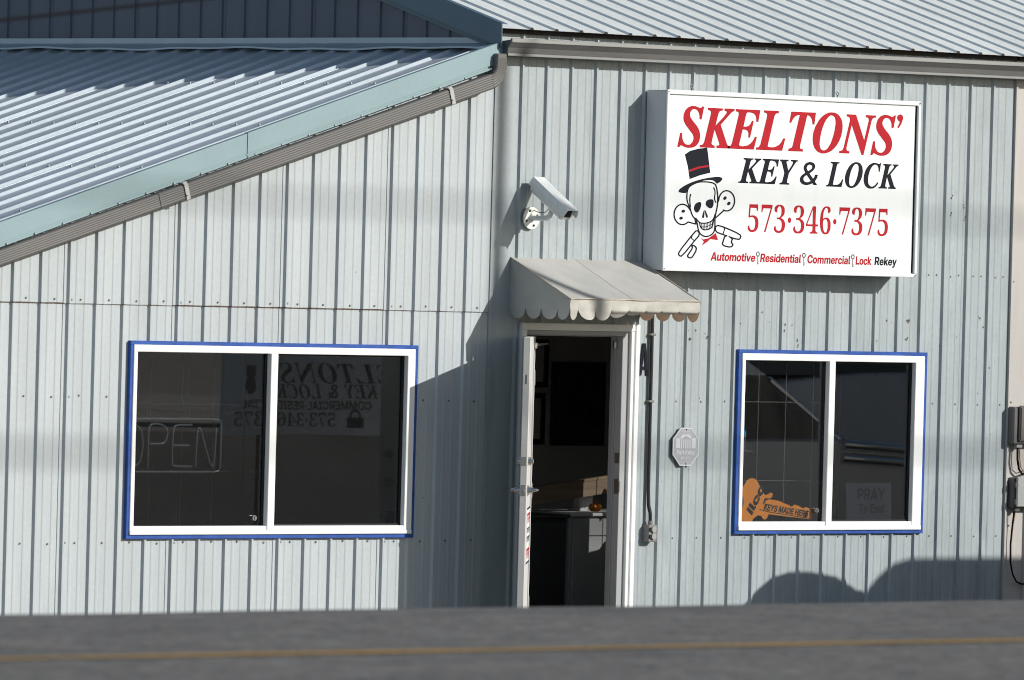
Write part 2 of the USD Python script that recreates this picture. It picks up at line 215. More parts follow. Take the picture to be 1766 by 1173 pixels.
# ------------------------------------------------------------------ lettering (outlines, 1000 units per em)
GLYPH = {"iS":[550,[[-13,-7,40,217,67,217,70,153,91,89,128,44,153,30,187,20,236,20,261,27,312,68,337,116,337,174,316,215,153,373,113,433,103,480,107,543,140,613,193,660,263,687,357,687,466,657,488,664,510,687,537,687,490,480,460,480,457,543,436,595,405,629,367,650,314,653,279,639,251,615,230,574,227,543,244,495,308,425,383,360,430,303,450,267,463,220,463,153,450,100,427,60,383,20,343,0,293,-13,200,-17,137,-3,73,20,39,16,17,-10]]],"iK":[637,[[-50,23,-23,23,8,34,43,79,177,570,180,603,173,625,151,640,110,647,110,670,423,670,423,647,396,647,358,633,327,585,267,367,271,359,459,524,526,598,529,625,508,643,480,647,477,670,683,670,683,647,659,643,611,612,382,397,537,62,559,37,600,27,600,0,320,0,320,27,368,31,383,49,383,70,262,327,254,321,210,157,193,87,193,61,212,34,263,23,263,0,-50,0]]],"iE":[657,[[-50,0,-50,23,-23,23,8,34,43,79,177,570,180,603,173,625,151,640,110,647,110,670,643,670,607,483,577,483,577,526,566,564,552,589,525,613,487,630,419,640,363,637,341,622,317,554,274,374,336,373,394,387,415,398,449,431,477,480,500,480,433,210,430,203,407,203,407,274,396,302,378,319,334,337,265,339,254,314,190,74,190,59,205,41,233,33,290,33,374,47,405,57,462,91,512,141,553,203,580,203,520,0]]],"iL":[633,[[-50,0,-50,23,-23,23,8,34,43,79,177,570,180,603,173,625,144,643,107,647,107,670,423,670,423,647,396,647,358,633,337,608,324,578,190,60,202,44,234,37,330,37,401,54,469,91,513,135,553,200,583,200,523,0]]],"iT":[600,[[63,23,128,41,156,79,303,627,300,637,253,633,189,606,138,562,97,493,70,493,107,670,650,670,623,480,593,480,590,520,576,564,535,616,493,633,460,633,454,628,307,86,307,53,314,41,336,30,373,27,377,0,63,0]]],"iO":[713,[[27,213,30,280,43,343,83,440,163,553,200,590,267,640,360,680,423,690,497,687,540,677,583,657,613,633,653,587,673,543,687,473,683,387,657,287,617,203,567,133,510,77,450,33,397,7,303,-17,230,-17,153,3,110,30,67,77,40,133],[173,117,194,59,218,34,253,20,296,20,335,34,375,64,433,142,466,209,503,309,523,383,540,487,540,546,530,591,509,625,481,646,420,653,382,639,318,582,274,518,230,428,197,327,173,203]]],"iN":[697,[[-53,23,-27,23,12,37,43,82,170,556,173,600,166,618,138,640,97,647,97,670,297,667,504,216,510,219,607,580,602,622,574,643,537,647,537,670,753,670,753,647,726,647,688,633,667,608,654,578,490,-17,460,-17,209,514,204,511,93,93,97,48,119,30,163,23,163,0,-53,0]]],"iY":[520,[[33,23,84,34,116,59,130,89,187,304,183,334,93,601,68,636,37,643,37,670,307,670,307,647,263,643,244,629,240,597,304,383,314,366,433,522,470,593,470,613,462,629,444,643,400,647,400,670,617,670,617,647,578,636,531,589,327,308,270,87,270,60,277,42,289,34,343,27,347,0,33,0]]],"iC":[657,[[30,210,37,330,67,427,93,480,137,543,217,620,293,663,373,687,483,687,609,660,622,664,643,690,667,690,627,460,597,460,597,500,583,564,559,608,539,629,518,643,484,653,420,650,352,616,291,552,247,478,200,351,183,263,183,174,197,122,215,91,248,58,279,40,320,30,383,33,462,67,509,108,550,157,577,133,543,90,497,47,430,7,363,-13,260,-17,177,3,110,43,77,80,47,137]]],"d3":[560,[[27,103,30,137,53,170,87,187,113,187,124,126,138,101,165,77,217,60,284,67,315,84,339,112,353,146,360,191,350,258,339,279,305,313,240,337,143,337,143,400,230,400,257,407,289,424,316,459,333,510,333,583,313,635,288,656,264,663,240,663,211,652,180,611,167,550,167,510,153,507,77,523,47,550,37,573,37,617,50,650,83,683,120,703,207,723,330,720,380,707,427,683,460,653,480,617,487,593,483,513,457,460,423,427,346,381,400,363,450,337,487,300,503,270,513,230,513,177,500,120,480,83,447,47,380,10,310,-7,200,-10,137,0,87,20,47,53]]],"d4":[560,[[13,250,290,707,297,713,437,713,437,257,540,253,540,187,437,185,437,104,444,82,462,64,496,53,530,53,530,0,180,0,180,53,244,57,279,79,290,107,289,185,13,187],[90,260,93,253,289,255,291,594,284,591,230,490]]],"d5":[560,[[40,93,40,130,50,153,77,173,120,180,130,122,165,78,210,60,264,63,292,74,323,102,343,139,353,194,353,243,343,291,326,322,295,349,246,367,170,367,103,350,60,367,90,710,470,713,473,533,417,533,399,591,380,603,160,603,153,590,140,433,144,422,207,433,293,433,337,427,403,403,440,380,467,353,493,307,507,243,500,153,470,87,423,40,367,10,277,-10,203,-10,143,0,100,17,57,53]]],"d6":[560,[[47,260,47,400,67,507,107,600,170,673,207,697,257,717,293,723,377,723,450,703,490,670,507,633,507,597,500,580,470,550,423,537,387,537,380,607,369,635,352,656,336,663,300,663,265,646,231,605,214,567,197,507,187,433,191,406,227,423,277,437,380,433,413,423,453,400,493,357,520,290,523,190,513,140,493,93,443,33,397,7,327,-10,240,-7,170,20,123,60,97,93,63,170],[190,333,190,230,214,129,238,88,265,64,284,57,321,60,353,89,377,160,380,240,366,318,342,355,303,377,246,370]]],"d7":[560,[[43,503,50,713,527,713,523,653,250,0,167,0,167,7,426,601,146,603,128,592,114,571,103,503]]],"s ":[270,[]],"s&":[647,[[30,167,33,237,57,290,103,340,162,386,100,487,90,530,93,600,123,663,170,707,257,737,340,733,410,703,447,667,470,623,477,593,473,527,437,453,337,366,458,230,483,283,490,347,610,347,597,230,547,124,653,0,500,0,459,47,397,13,327,-7,237,-10,183,0,117,30,67,77,43,117],[167,187,184,148,208,124,247,107,313,107,377,137,236,297,181,248,167,214],[213,541,231,495,267,453,342,511,356,536,360,570,335,609,296,623,263,620,224,592]]],"sA":[713,[[7,-3,260,723,450,727,707,0,547,-3,489,160,220,160,160,-3],[260,281,453,280,358,578,347,564]]],"sC":[727,[[33,320,33,403,43,470,67,543,90,587,117,623,170,673,270,723,343,737,413,737,473,727,553,693,600,660,640,617,673,560,690,513,697,470,550,470,526,532,485,576,424,603,357,607,302,593,261,569,224,528,200,484,180,396,180,327,190,269,231,185,261,154,302,130,357,117,424,120,475,141,516,178,550,253,697,253,677,170,627,90,560,33,473,-3,413,-13,297,-7,233,13,170,50,117,100,77,160,43,250]]],"sD":[703,[[57,727,353,727,420,717,523,673,573,633,607,593,640,533,663,457,670,403,667,293,653,230,623,160,593,117,537,63,453,20,383,3,57,0],[203,127,336,123,398,137,452,168,483,202,503,239,523,331,523,400,513,457,472,539,414,583,336,603,204,601]]],"sE":[607,[[57,727,577,727,577,600,203,596,205,430,547,430,547,307,205,306,204,128,577,127,577,0,57,0]]],"sF":[580,[[57,727,560,727,560,600,204,598,205,421,537,420,537,297,205,296,203,0,57,0]]],"sH":[720,[[57,727,203,727,205,434,513,433,517,727,663,727,663,0,517,0,513,310,205,309,203,0,57,0]]],"sI":[390,[[33,120,123,124,123,603,33,607,33,727,357,727,357,607,270,603,270,124,357,120,357,0,33,0]]],"sK":[683,[[57,727,203,727,207,396,493,727,670,727,400,411,677,0,507,0,299,311,204,204,203,0,57,0]]],"sL":[557,[[57,727,203,727,204,128,537,127,537,0,57,0]]],"sM":[893,[[57,727,270,727,383,413,447,212,623,727,837,727,837,0,693,0,693,531,507,0,387,0,267,327,206,521,198,523,200,0,57,0]]],"sN":[727,[[57,727,213,727,523,229,523,727,670,727,670,0,510,3,204,498,203,0,57,0]]],"sO":[750,[[33,320,33,403,43,470,60,527,87,580,120,627,170,673,240,713,280,727,340,737,410,737,470,727,550,693,597,660,643,610,673,563,707,470,717,403,717,320,700,227,673,160,643,113,597,63,550,30,470,-3,410,-13,313,-10,233,13,170,50,120,97,87,143,50,227],[180,327,200,239,231,185,261,154,309,127,353,117,396,117,441,127,475,144,519,185,560,269,570,327,570,396,550,484,519,539,475,579,441,596,354,607,309,596,262,569,231,539,200,484,183,423]]],"sP":[630,[[57,727,380,727,437,717,530,670,580,610,600,560,607,460,597,410,573,360,533,313,473,277,403,257,204,252,203,0,57,0],[203,381,356,377,422,401,453,435,467,480,463,520,449,552,422,579,377,600,205,603]]],"sR":[650,[[57,727,410,723,470,707,510,687,563,640,603,560,610,520,607,437,570,353,527,310,482,282,623,0,470,0,336,257,204,255,203,0,57,0],[203,377,360,373,425,397,456,432,470,480,463,531,449,555,415,586,380,600,205,603]]],"sS":[647,[[33,237,173,237,184,183,201,155,229,130,279,110,373,110,439,138,459,162,470,190,467,227,456,245,404,280,210,327,110,377,73,417,53,460,47,490,50,563,73,623,120,677,183,713,237,730,360,737,420,727,487,700,547,650,587,573,593,503,460,503,446,555,415,589,378,610,346,617,283,613,232,593,204,565,193,536,201,492,242,457,487,390,547,357,583,320,610,257,613,183,590,107,543,50,467,7,370,-13,283,-13,187,7,123,40,73,90,40,163]]],"sT":[637,[[23,600,23,727,613,727,613,600,394,597,393,-3,247,-3,246,598]]],"sU":[703,[[53,727,193,727,193,254,200,216,231,161,265,134,327,113,373,113,418,124,462,151,486,179,507,230,510,727,650,727,647,197,613,110,547,40,483,7,437,-7,390,-13,287,-10,183,23,143,50,97,100,70,150,53,220]]],"sY":[683,[[7,727,173,727,345,423,513,727,680,727,414,271,413,0,273,0,273,274]]],"sa":[553,[[33,117,40,200,63,240,90,263,180,297,334,317,359,335,363,350,360,371,342,399,293,420,257,420,222,409,191,382,180,350,50,350,53,390,73,437,123,487,173,510,217,520,313,523,400,503,437,483,473,447,500,373,500,0,363,0,359,61,317,17,273,-3,240,-10,143,-3,97,17,60,50],[167,137,175,118,213,90,266,87,298,94,339,121,360,156,363,235,209,203,174,175]]],"sc":[553,[[30,220,33,313,67,407,90,440,133,480,213,517,327,523,400,503,450,473,487,437,520,373,527,323,393,323,379,361,352,393,324,407,274,410,218,386,184,334,170,269,177,196,211,131,249,107,300,100,345,114,376,145,390,190,527,190,520,133,490,77,437,27,360,-7,320,-13,233,-10,183,3,130,33,90,70,67,103,40,167]]],"sd":[597,[[30,220,30,297,50,383,80,440,120,483,190,520,280,527,357,500,405,456,407,727,547,727,547,0,407,0,403,64,360,20,300,-7,227,-10,170,3,123,30,70,90,43,150],[170,244,184,179,201,148,228,121,277,103,331,110,376,141,406,199,413,280,396,344,365,386,331,406,299,413,249,406,211,382,184,338,173,303]]],"se":[560,[[30,220,37,330,73,417,130,477,183,507,227,520,337,520,417,490,480,433,510,383,527,333,533,220,167,218,177,166,198,131,222,111,270,93,310,93,361,111,392,141,400,160,527,160,507,97,457,40,407,10,343,-10,230,-10,183,3,133,30,90,70,67,103,40,167],[170,314,396,310,400,326,383,368,352,399,320,413,267,417,219,399,198,382,174,341]]],"si":[240,[[40,643,40,673,50,700,80,727,103,733,160,727,190,700,200,677,200,643,190,617,170,597,137,583,103,583,70,597,50,617],[50,513,190,513,190,0,50,0]]],"sk":[550,[[53,727,193,727,196,323,380,513,543,513,345,293,557,0,390,0,237,208,193,160,193,0,53,0]]],"sl":[273,[[53,727,193,727,193,144,212,110,260,107,260,0,183,0,113,17,73,50,57,90]]],"sm":[883,[[53,513,190,513,194,439,247,497,317,523,377,523,427,507,477,463,494,436,543,490,610,520,690,523,760,497,807,447,830,380,830,0,690,0,690,337,680,368,662,389,616,410,586,410,555,399,531,379,513,344,510,0,377,0,377,337,366,368,349,389,303,410,259,406,228,389,197,337,193,0,53,0]]],"sn":[587,[[53,513,193,513,197,446,260,503,327,523,380,523,430,510,487,470,513,430,533,353,533,-3,393,-3,390,330,376,365,352,389,313,403,280,403,235,386,200,337,193,299,193,-3,53,-3]]],"so":[580,[[30,220,37,330,50,373,80,427,150,490,230,520,330,523,397,507,437,487,503,423,543,337,550,210,520,113,463,43,430,20,363,-7,323,-13,233,-10,140,27,93,67,67,103,40,167],[170,241,184,176,225,121,280,100,331,107,372,135,403,193,410,283,396,338,372,375,341,400,306,410,249,403,201,365,184,334]]],"sr":[373,[[53,513,190,513,194,446,210,473,253,510,290,520,360,517,360,400,266,396,218,362,200,331,193,289,193,0,53,0]]],"ss":[517,[[30,160,167,160,181,122,198,104,244,87,311,94,339,115,350,133,346,161,328,179,297,193,140,227,97,250,60,287,40,340,47,417,67,453,117,497,193,523,317,523,393,497,433,467,457,437,473,393,477,353,347,353,332,396,308,416,276,427,243,427,205,413,187,395,180,373,188,348,219,324,390,287,427,270,470,233,490,187,487,113,457,57,417,23,367,0,300,-13,227,-13,160,0,110,23,63,63,40,103]]],"st":[363,[[7,403,7,513,96,516,97,657,237,657,238,515,343,513,343,403,237,399,240,133,251,118,270,110,343,110,343,0,200,3,147,23,120,47,97,110,96,400]]],"su":[587,[[53,517,193,517,197,183,211,148,235,124,273,110,306,110,352,128,376,155,390,190,393,517,533,517,533,0,393,0,390,68,327,10,263,-10,207,-10,163,0,130,17,97,47,67,100,53,160]]],"sv":[550,[[7,513,153,517,277,149,397,513,543,517,353,0,197,0]]],"sx":[533,[[7,3,188,263,20,513,173,513,269,359,367,513,520,513,348,263,527,0,373,0,269,164,160,0]]],"sy":[550,[[7,513,150,517,157,510,276,159,397,513,543,517,313,-93,283,-147,243,-183,213,-197,180,-203,63,-203,63,-93,143,-93,165,-82,190,-41,203,6]]]}
def letters(style, text, height=None, width=None, x0=0.0, z0=0.0, shear=0.0, track=0.0, cap=None, embolden=0.0, single=False):
    """union of glyph polygons scaled to the box: cap height -> height, total advance -> width"""
    out, x = [], 0.0
    for ch in text:
        if ch == ' ': x += 260; continue
        if ch == "'":
            out.append(sg.Polygon([(x+60, 690), (x+115, 712), (x+165, 690), (x+172, 640), (x+140, 560), (x+80, 480), (x+66, 492), (x+108, 560), (x+112, 600), (x+70, 615), (x+50, 650)])); x += 230; continue
        if ch == '*': out.append(sg.Point(x+130, 330).buffer(78)); x += 260; continue
        if ch == '-': out.append(sg.box(x+40, 260, x+280, 350)); x += 320; continue
        adv, rings = GLYPH[style+ch]; shp = sg.Polygon()
        for r in rings:
            p = sg.Polygon(np.array(r).reshape(-1, 2) + [x, 0])
            shp = shp.symmetric_difference(p.buffer(0))
        out.append(shp); x += adv + track
    if embolden: out = [o.buffer(embolden) for o in out]
    if shear: out = [affinity.affine_transform(o, [1, shear, 0, 1, 0, 0]) for o in out]
    s = unary_union(out)
    a, b, c, d = s.bounds; caph = cap or {'i': 669, 'd': 680, 's': 727}[style]
    ky = height/caph; kx = (width/(c-a)) if width else ky
    if single: return [affinity.affine_transform(o, [kx, 0, 0, ky, x0-a*kx, z0]) for o in out]
    return affinity.affine_transform(s, [kx, 0, 0, ky, x0-a*kx, z0])
def wallmap(y):
    """(a, b, h) on the plane y: a along x, b up, h outwards"""
    return lambda a, b, h: np.column_stack([a, np.full(len(a), y) - h, b])

# ------------------------------------------------------------------ ground and road
def strip_profile(pts, x0, x1, nx):
    mb = MB(); xs = np.linspace(x0, x1, nx); V = np.array([[x, y, z] for x in xs for y, z in pts]); n = len(pts); f = []
    for i in range(nx-1):
        for k in range(n-1): f.append([i*n+k, (i+1)*n+k, (i+1)*n+k+1, i*n+k+1])
    return mb.add(V, f)
RZ, RY = 1.046, -14.0
gp = [(60, -0.15), (9, -0.15), (0.3, -0.12), (-0.05, -0.10), (-6, -0.12), (-9.5, 0.0), (-13.2, RZ-0.05), (-14.2, RZ-0.03), (-24.4, RZ-0.03), (-28, RZ-0.2), (-60, RZ-0.3), (-400, 1.0)]
solo('ground', strip_profile(gp, -400, 400, 3), 'gravel', kind='structure')
# the carriageway: a slab with a slight crown; its near edge to the building is ragged
mb = MB(); xs = np.concatenate([np.linspace(-150, -45, 20), np.linspace(-44, 20, 160), np.linspace(21, 150, 20)]); ys = [RY, RY-0.4, RY-1.5, RY-3.0, RY-5, RY-7, RY-10]
zs = [0, 0.006, 0.012, 0.018, 0.02, 0.012, 0]
V = []
for i, x in enumerate(xs):
    for k, (y, z) in enumerate(zip(ys, zs)): V.append([x, y + (0.03*math.sin(x*1.7)+0.02*math.sin(x*4.3+1) if k == 0 else 0), RZ + z])
    V.append([x, RY+0.12, RZ-0.12])
n = len(ys)+1; f = []
for i in range(len(xs)-1):
    for k in range(len(ys)-1): f.append([i*n+k, i*n+k+1, (i+1)*n+k+1, (i+1)*n+k])
    f.append([i*n+len(ys), i*n, (i+1)*n, (i+1)*n+len(ys)])
road = solo('road', mb.add(V, f), 'asphalt', smooth=False, kind='structure')
mb = MB()
for a, b in ((-150, 150),):
    xx = np.linspace(a, b, 260)
    V = np.array([[x, RY-3.0+s*0.085, RZ+0.018+0.004] for x in xx for s in (1, -1)]); f = [[2*i, 2*i+1, 2*i+3, 2*i+2] for i in range(len(xx)-1)]
    mb.add(V, f)
solo('lane_line', mb, 'lane_paint', kind='structure')

# ------------------------------------------------------------------ ribbed sheets
PITCH = 0.2286
def rib_points(b, H=0.018, o=0.0, minor=0.0027, end=None, w=(0.011, 0.014, 0.011)):
    w0, w1, w2 = w
    p = [(b, o), (b+w0, H+o), (b+w0+w1, H+o), (b+w0+w1+w2, o)]
    if minor:
        for c in (0.089, 0.163): p += [(b+c-0.014, o), (b+c-0.006, o+minor), (b+c+0.006, o+minor), (b+c+0.014, o)]
    return [q for q in p if end is None or q[0] < end]
def sheet_profile(s0, s1, ribs, H=0.018, lip=0.004, minor=0.0027, w=(0.011, 0.014, 0.011)):
    """from s0 to s1; the first rib lies proud over the sheet before it, with a cut edge"""
    pts = [(s0, 0.0), (s0+0.0002, lip)]
    for i, b in enumerate(ribs):
        if b < s0: continue
        rp = rib_points(b, H, 0.0, minor, s1, w)
        if i == 0 and lip: rp = [(q[0], q[1]+lip) if k < 3 else q for k, q in enumerate(rp)]
        pts += rp
    pts.append((s1, 0.0)); return pts
def wall_mesh(pts, zb, zt, hole=None, off=0.0, to=None, dent=None):
    """pts: (x, h); zb, zt: functions of x; hole: (x0, x1, z0, z1)"""
    xs = [p[0] for p in pts]; br = list(pts)
    if hole:
        for hx in hole[:2]:
            if xs[0] < hx < xs[-1]: br.append((hx, float(np.interp(hx, xs, [p[1] for p in pts]))))
        br.sort(key=lambda q: q[0])
    mb = MB()
    for (xa, ha), (xb, hb) in zip(br[:-1], br[1:]):
        if xb-xa < 1e-7: continue
        xm = (xa+xb)/2; iv = [(None, None)]
        cols = []
        if hole and hole[0] <= xm <= hole[1]: cols = [(zb(xa), zb(xb), hole[2], hole[2]), (hole[3], hole[3], zt(xa), zt(xb))]
        else: cols = [(zb(xa), zb(xb), zt(xa), zt(xb))]
        for a0, b0, a1, b1 in cols:
            if min(a1-a0, b1-b0) <= 0.002: continue
            k = 1 if dent is None else 40
            for j in range(k):
                t0, t1 = j/k, (j+1)/k
                q = [(xa, ha, a0+(a1-a0)*t0), (xb, hb, b0+(b1-b0)*t0), (xb, hb, b0+(b1-b0)*t1), (xa, ha, a0+(a1-a0)*t1)]
                q = [(x, h+(dent(x, z) if dent else 0), z) for x, h, z in q]
                mb.add(np.array([[x, -(h+off), z] for x, h, z in q]), [[0, 1, 2, 3]])
    return mb

# ------------------------------------------------------------------ lean-to building (left)
LEAN = thing('lean_to_building', 'white ribbed metal lean-to with sloping rib roof left of the door', 'building', (-3.5, 2, 0))
RIB_L = [-4.1176-0.008 + PITCH*i for i in range(-14, 18)]          # left foot of every rib
SLOPE = 0.3015
zroof = lambda x: 3.925 + SLOPE*x
ztopL = lambda x: min(zroof(x) - 0.03, 3.9)
SEAM = 2.176; HL = (-3.125, -0.655, 0.70, 1.94)
flat = lambda z: (lambda x: z)
for g in range(-3, 5):
    i0 = 2 + 4*g + 14                                              # index of the first rib of the sheet
    if i0 >= len(RIB_L): break
    s0 = RIB_L[max(i0, 0)] - 0.022; s1 = min(RIB_L[i0+4] - 0.014 if i0+4 < len(RIB_L) else -0.004, -0.004)
    ribs = RIB_L[max(i0, 0):i0+4]; pts = sheet_profile(s0, s1, ribs)
    if s0 > HL[0] and s1 < HL[1]:
        part(LEAN, 'wall_panel', wall_mesh(pts, flat(-0.08), flat(HL[2])), 'white_panel'); part(LEAN, 'wall_panel', wall_mesh(pts, flat(HL[3]), flat(SEAM+0.02)), 'white_panel')
    else: part(LEAN, 'wall_panel', wall_mesh(pts, flat(-0.08), flat(SEAM+0.02), HL if s1 > HL[0] and s0 < HL[1] else None), 'white_panel')
    up = part(LEAN, 'wall_panel', wall_mesh(pts, flat(SEAM), ztopL, None, 0.0045), 'white_panel')
    mb = MB()                                                      # the cut lower edge of the upper sheet
    for (xa, ha), (xb, hb) in zip(pts[:-1], pts[1:]):
        t = 0.0055 if g in (-1, 1, 2) else 0.0022
        mb.add([[xa, -(ha+0.006), SEAM-0.001], [xb, -(hb+0.006), SEAM-0.001], [xb, -(hb+0.006), SEAM+t+0.0012*math.sin(xb*23)], [xa, -(ha+0.006), SEAM+t+0.0012*math.sin(xa*23)]], [[0, 1, 2, 3]])
    part(up, 'sheet_edge', mb, 'rust' if g in (-1, 1, 2) else 'dark_steel')
def hexes(spots, r=0.0065, h=0.006):
    mb = MB()
    for x, y, z in spots:
        a = np.arange(6)*np.pi/3 + x*7; c = np.column_stack([x+r*np.cos(a), np.full(6, y), z+r*np.sin(a)])
        a2 = np.column_stack([x+0.75*r*np.cos(a), np.full(6, y-h), z+0.75*r*np.sin(a)])
        mb.add(np.vstack([c, a2]), [[k, (k+1) % 6, 6+(k+1) % 6] for k in range(6)] + [[k, 6+(k+1) % 6, 6+k] for k in range(6)] + [[6, 6+k, 6+k+1] for k in range(1, 5)])
    return mb
sp = []
for i, b in enumerate(RIB_L):
    for z, o in ((2.203, 0.0045), (1.59, 0), (0.665, 0)):
        x = b + 0.130 + rng.normal(0, 0.004)
        if z < ztopL(x)-0.1 and not (HL[0]-0.05 < x < HL[1]+0.03 and HL[2] < z < HL[3]): sp.append((x, -o-0.001, z+rng.normal(0, 0.003)))
        if (i-16) % 4 == 0 and z != 3.02 and not (HL[0]-0.05 < b < HL[1]+0.03 and HL[2] < z < HL[3]): sp.append((b+0.045, -o-0.001, z+rng.normal(0, 0.003)))
part(LEAN, 'screw', hexes(sp, 0.0075), 'screw', kind='stuff')
mb = MB()                                                          # old nail holes and scuffs
for x, z, r in ((-3.42, 1.56, .006), (-2.5, 2.62, .01), (-2.74, 2.02, .005), (-1.2, 2.42, .005), (-2.75, 2.95, .009), (-0.55, 0.95, .006)):
    a = np.arange(6)*np.pi/3; mb.add(np.column_stack([x+r*np.cos(a), np.full(6, -0.0062), z+0.6*r*np.sin(a)]), [[0, k, k+1] for k in range(1, 5)])
part(LEAN, 'rust_spot', mb, 'rust', kind='stuff')
mb = MB().box(-0.003, 0.026, -0.012, 0.0, -0.08, 3.74); part(LEAN, 'corner_trim', mb, 'grey_panel')

# its roof: ribs run down the slope, sheet after sheet from front to back
nrm = np.array([-SLOPE, 0, 1]); nrm /= np.linalg.norm(nrm)
def roof_mesh(pts, x0, x1):
    mb = MB()
    for (ya, ha), (yb, hb) in zip(pts[:-1], pts[1:]):
        P = [np.array([x, y, zroof(x)]) + h*nrm for x, y, h in ((x0, ya, ha), (x0, yb, hb), (x1, yb, hb), (x1, ya, ha))]
        mb.add(P, [[0, 3, 2, 1]])
    return mb
YR = [0.0826 - 0.018 + PITCH*k for k in range(0, 30)]
part(LEAN, 'roof_panel', roof_mesh([(-0.06, 0.0)] + [(YR[0]-0.02, 0)], -7.0, 0.02), 'roof_panel')
for k in range(7):
    ribs = YR[4*k:4*k+4]; s0 = ribs[0]-0.02; s1 = ribs[3]+PITCH-0.012
    part(LEAN, 'roof_panel', roof_mesh(sheet_profile(s0, s1, ribs, 0.0190, 0.0007, 0.0010, (0.014, 0.016, 0.012)), -7.0, 0.02 if k else 0.02), 'roof_panel')
sp = MB()
for x in (-0.9, -1.9, -2.9, -3.9, -4.9):
    for y in YR:
        for d in (0.125,):
            c = np.array([x, y+d+rng.normal(0, .005), zroof(x)]); a = np.arange(6)*np.pi/3; e1 = np.array([1, 0, SLOPE])/math.hypot(1, SLOPE); e2 = np.array([0, 1.0, 0])
            lo = c + 0.010*(np.cos(a)[:, None]*e1+np.sin(a)[:, None]*e2); hi = c + nrm*0.011 + 0.007*(np.cos(a)[:, None]*e1+np.sin(a)[:, None]*e2)
            sp.add(np.vstack([lo, hi]), [[k, (k+1) % 6, 6+(k+1) % 6] for k in range(6)] + [[k, 6+(k+1) % 6, 6+k] for k in range(6)] + [[6, 6+k, 6+k+1] for k in range(1, 5)])
part(LEAN, 'roof_screw', sp, 'box_grey', kind='stuff')
# barge trim along the front slope (two lengths that meet at x = -2.23)
def slope_box(x0, x1, y0, y1, a, b):
    """box between z = zroof + a .. + b along the slope, y0 front .. y1 back"""
    P = [[x, y, zroof(x)+d] for x in (x0, x1) for y in (y0, y1) for d in (a, b)]
    return P
for x0, x1 in ((-7.0, -2.236), (-2.231, 0.0)):
    e = 0.0 if x0 < -3 else 0.003
    mb = MB().hull(slope_box(x0, x1, -0.070-e, -0.062, -0.090, 0.040+e)).hull(slope_box(x0, x1, -0.062, -0.035, 0.0335+e, 0.040+e)).hull(slope_box(x0, x1, -0.062, -0.050, -0.104, -0.086)).hull(slope_box(x0, x1, -0.072-e, -0.050, -0.118, -0.104))
    mb.hull(slope_box(x0, x1, -0.050, -0.003, -0.1085, -0.105))
    part(LEAN, 'barge_trim', mb, 'teal_trim')
sp = [(b+0.13, -0.0755, zroof(b+0.13)-0.111) for b in RIB_L]
part(LEAN, 'trim_screw', hexes(sp, 0.008), 'flashing', kind='stuff')
# apron flashing where the roof meets the gable wall
mb = MB(); ys = np.linspace(-0.05, 6.7, 80)
V = []
for y in ys:
    wob = 0.006*math.sin(y*3.1)+0.004*math.sin(y*8.7)
    V += [[0.012, y, 3.995], [0.008, y, 3.958], [-0.125, y, zroof(-0.125)+0.037+wob], [-0.128, y, zroof(-0.128)+0.026+wob]]
f = []
for i in range(len(ys)-1):
    for k in range(3): f.append([i*4+k, i*4+k+1, i*4+5+k, i*4+4+k])
part(LEAN, 'apron_flashing', mb.add(V, f), 'flashing')

# downspout lying along the slope, with its elbow and two straps
dsp = thing('downspout', 'taupe corrugated downspout running down along the sloping roof edge', 'downspout', (-2.0, -0.08, 3.1))
def pipe_sec(h=0.094, d=0.060, n=6):
    p = [(-d/2, -h/2), (d/2, -h/2)]
    p = []
    for k in range(n*4+1):                                         # corrugated front
        z = -h/2 + 0.006 + (h-0.012)*k/(n*4); p.append((-d/2 - 0.003*(0.5-0.5*math.cos(k*math.pi/2)), z))
    p += [(-d/2+0.006, h/2), (d/2, h/2), (d/2, -h/2), (-d/2+0.006, -h/2)]
    return p
ax = np.array([1, 0, SLOPE]); ax /= np.linalg.norm(ax); upv = np.array([-ax[2], 0, ax[0]]); fy = np.array([0, 1.0, 0])
pz = lambda x: zroof(x) - 0.178 - 0.003*(x+4.2)
for x0, x1, s in ((-7.0, -3.005, 1.0), (-3.0, -0.115, 1.04)):
    sec = [(a*s, b*s) for a, b in pipe_sec()]
    P = [np.array([x, -0.085, pz(x)]) for x in (x0, x1)]
    part(dsp, 'pipe_length', MB().sweep(sec, P, [(fy, upv)]*2), 'pipe', smooth=25)
P, fr = [], []
c0 = np.array([-0.125, -0.085, pz(-0.125)]); rad = 0.115; ang0 = math.atan(SLOPE); cc = c0 + upv*rad
for k in range(13):
    t = ang0 + (math.pi/2 - ang0)*k/12; q = cc + rad*np.array([math.sin(t), 0, -math.cos(t)]); tv = np.array([math.cos(t), 0, math.sin(t)]); P.append(q); nv = np.array([-tv[2], 0, tv[0]]); s = 1.0 + (0.05 if k % 2 else 0.0); fr.append((fy*s, nv*s))
P.append(P[-1] + np.array([0, 0, 0.05])); fr.append((fy, np.array([-1.0, 0, 0])))
part(dsp, 'elbow', MB().sweep([(a*1.06, b*0.98) for a, b in pipe_sec(n=5)], P, fr), 'pipe', smooth=20)
q = P[-1]; part(dsp, 'outlet', MB().box(q[0]-0.042, q[0]+0.042, -0.117, -0.055, q[2]-0.01, 3.885, 0.006), 'pipe')
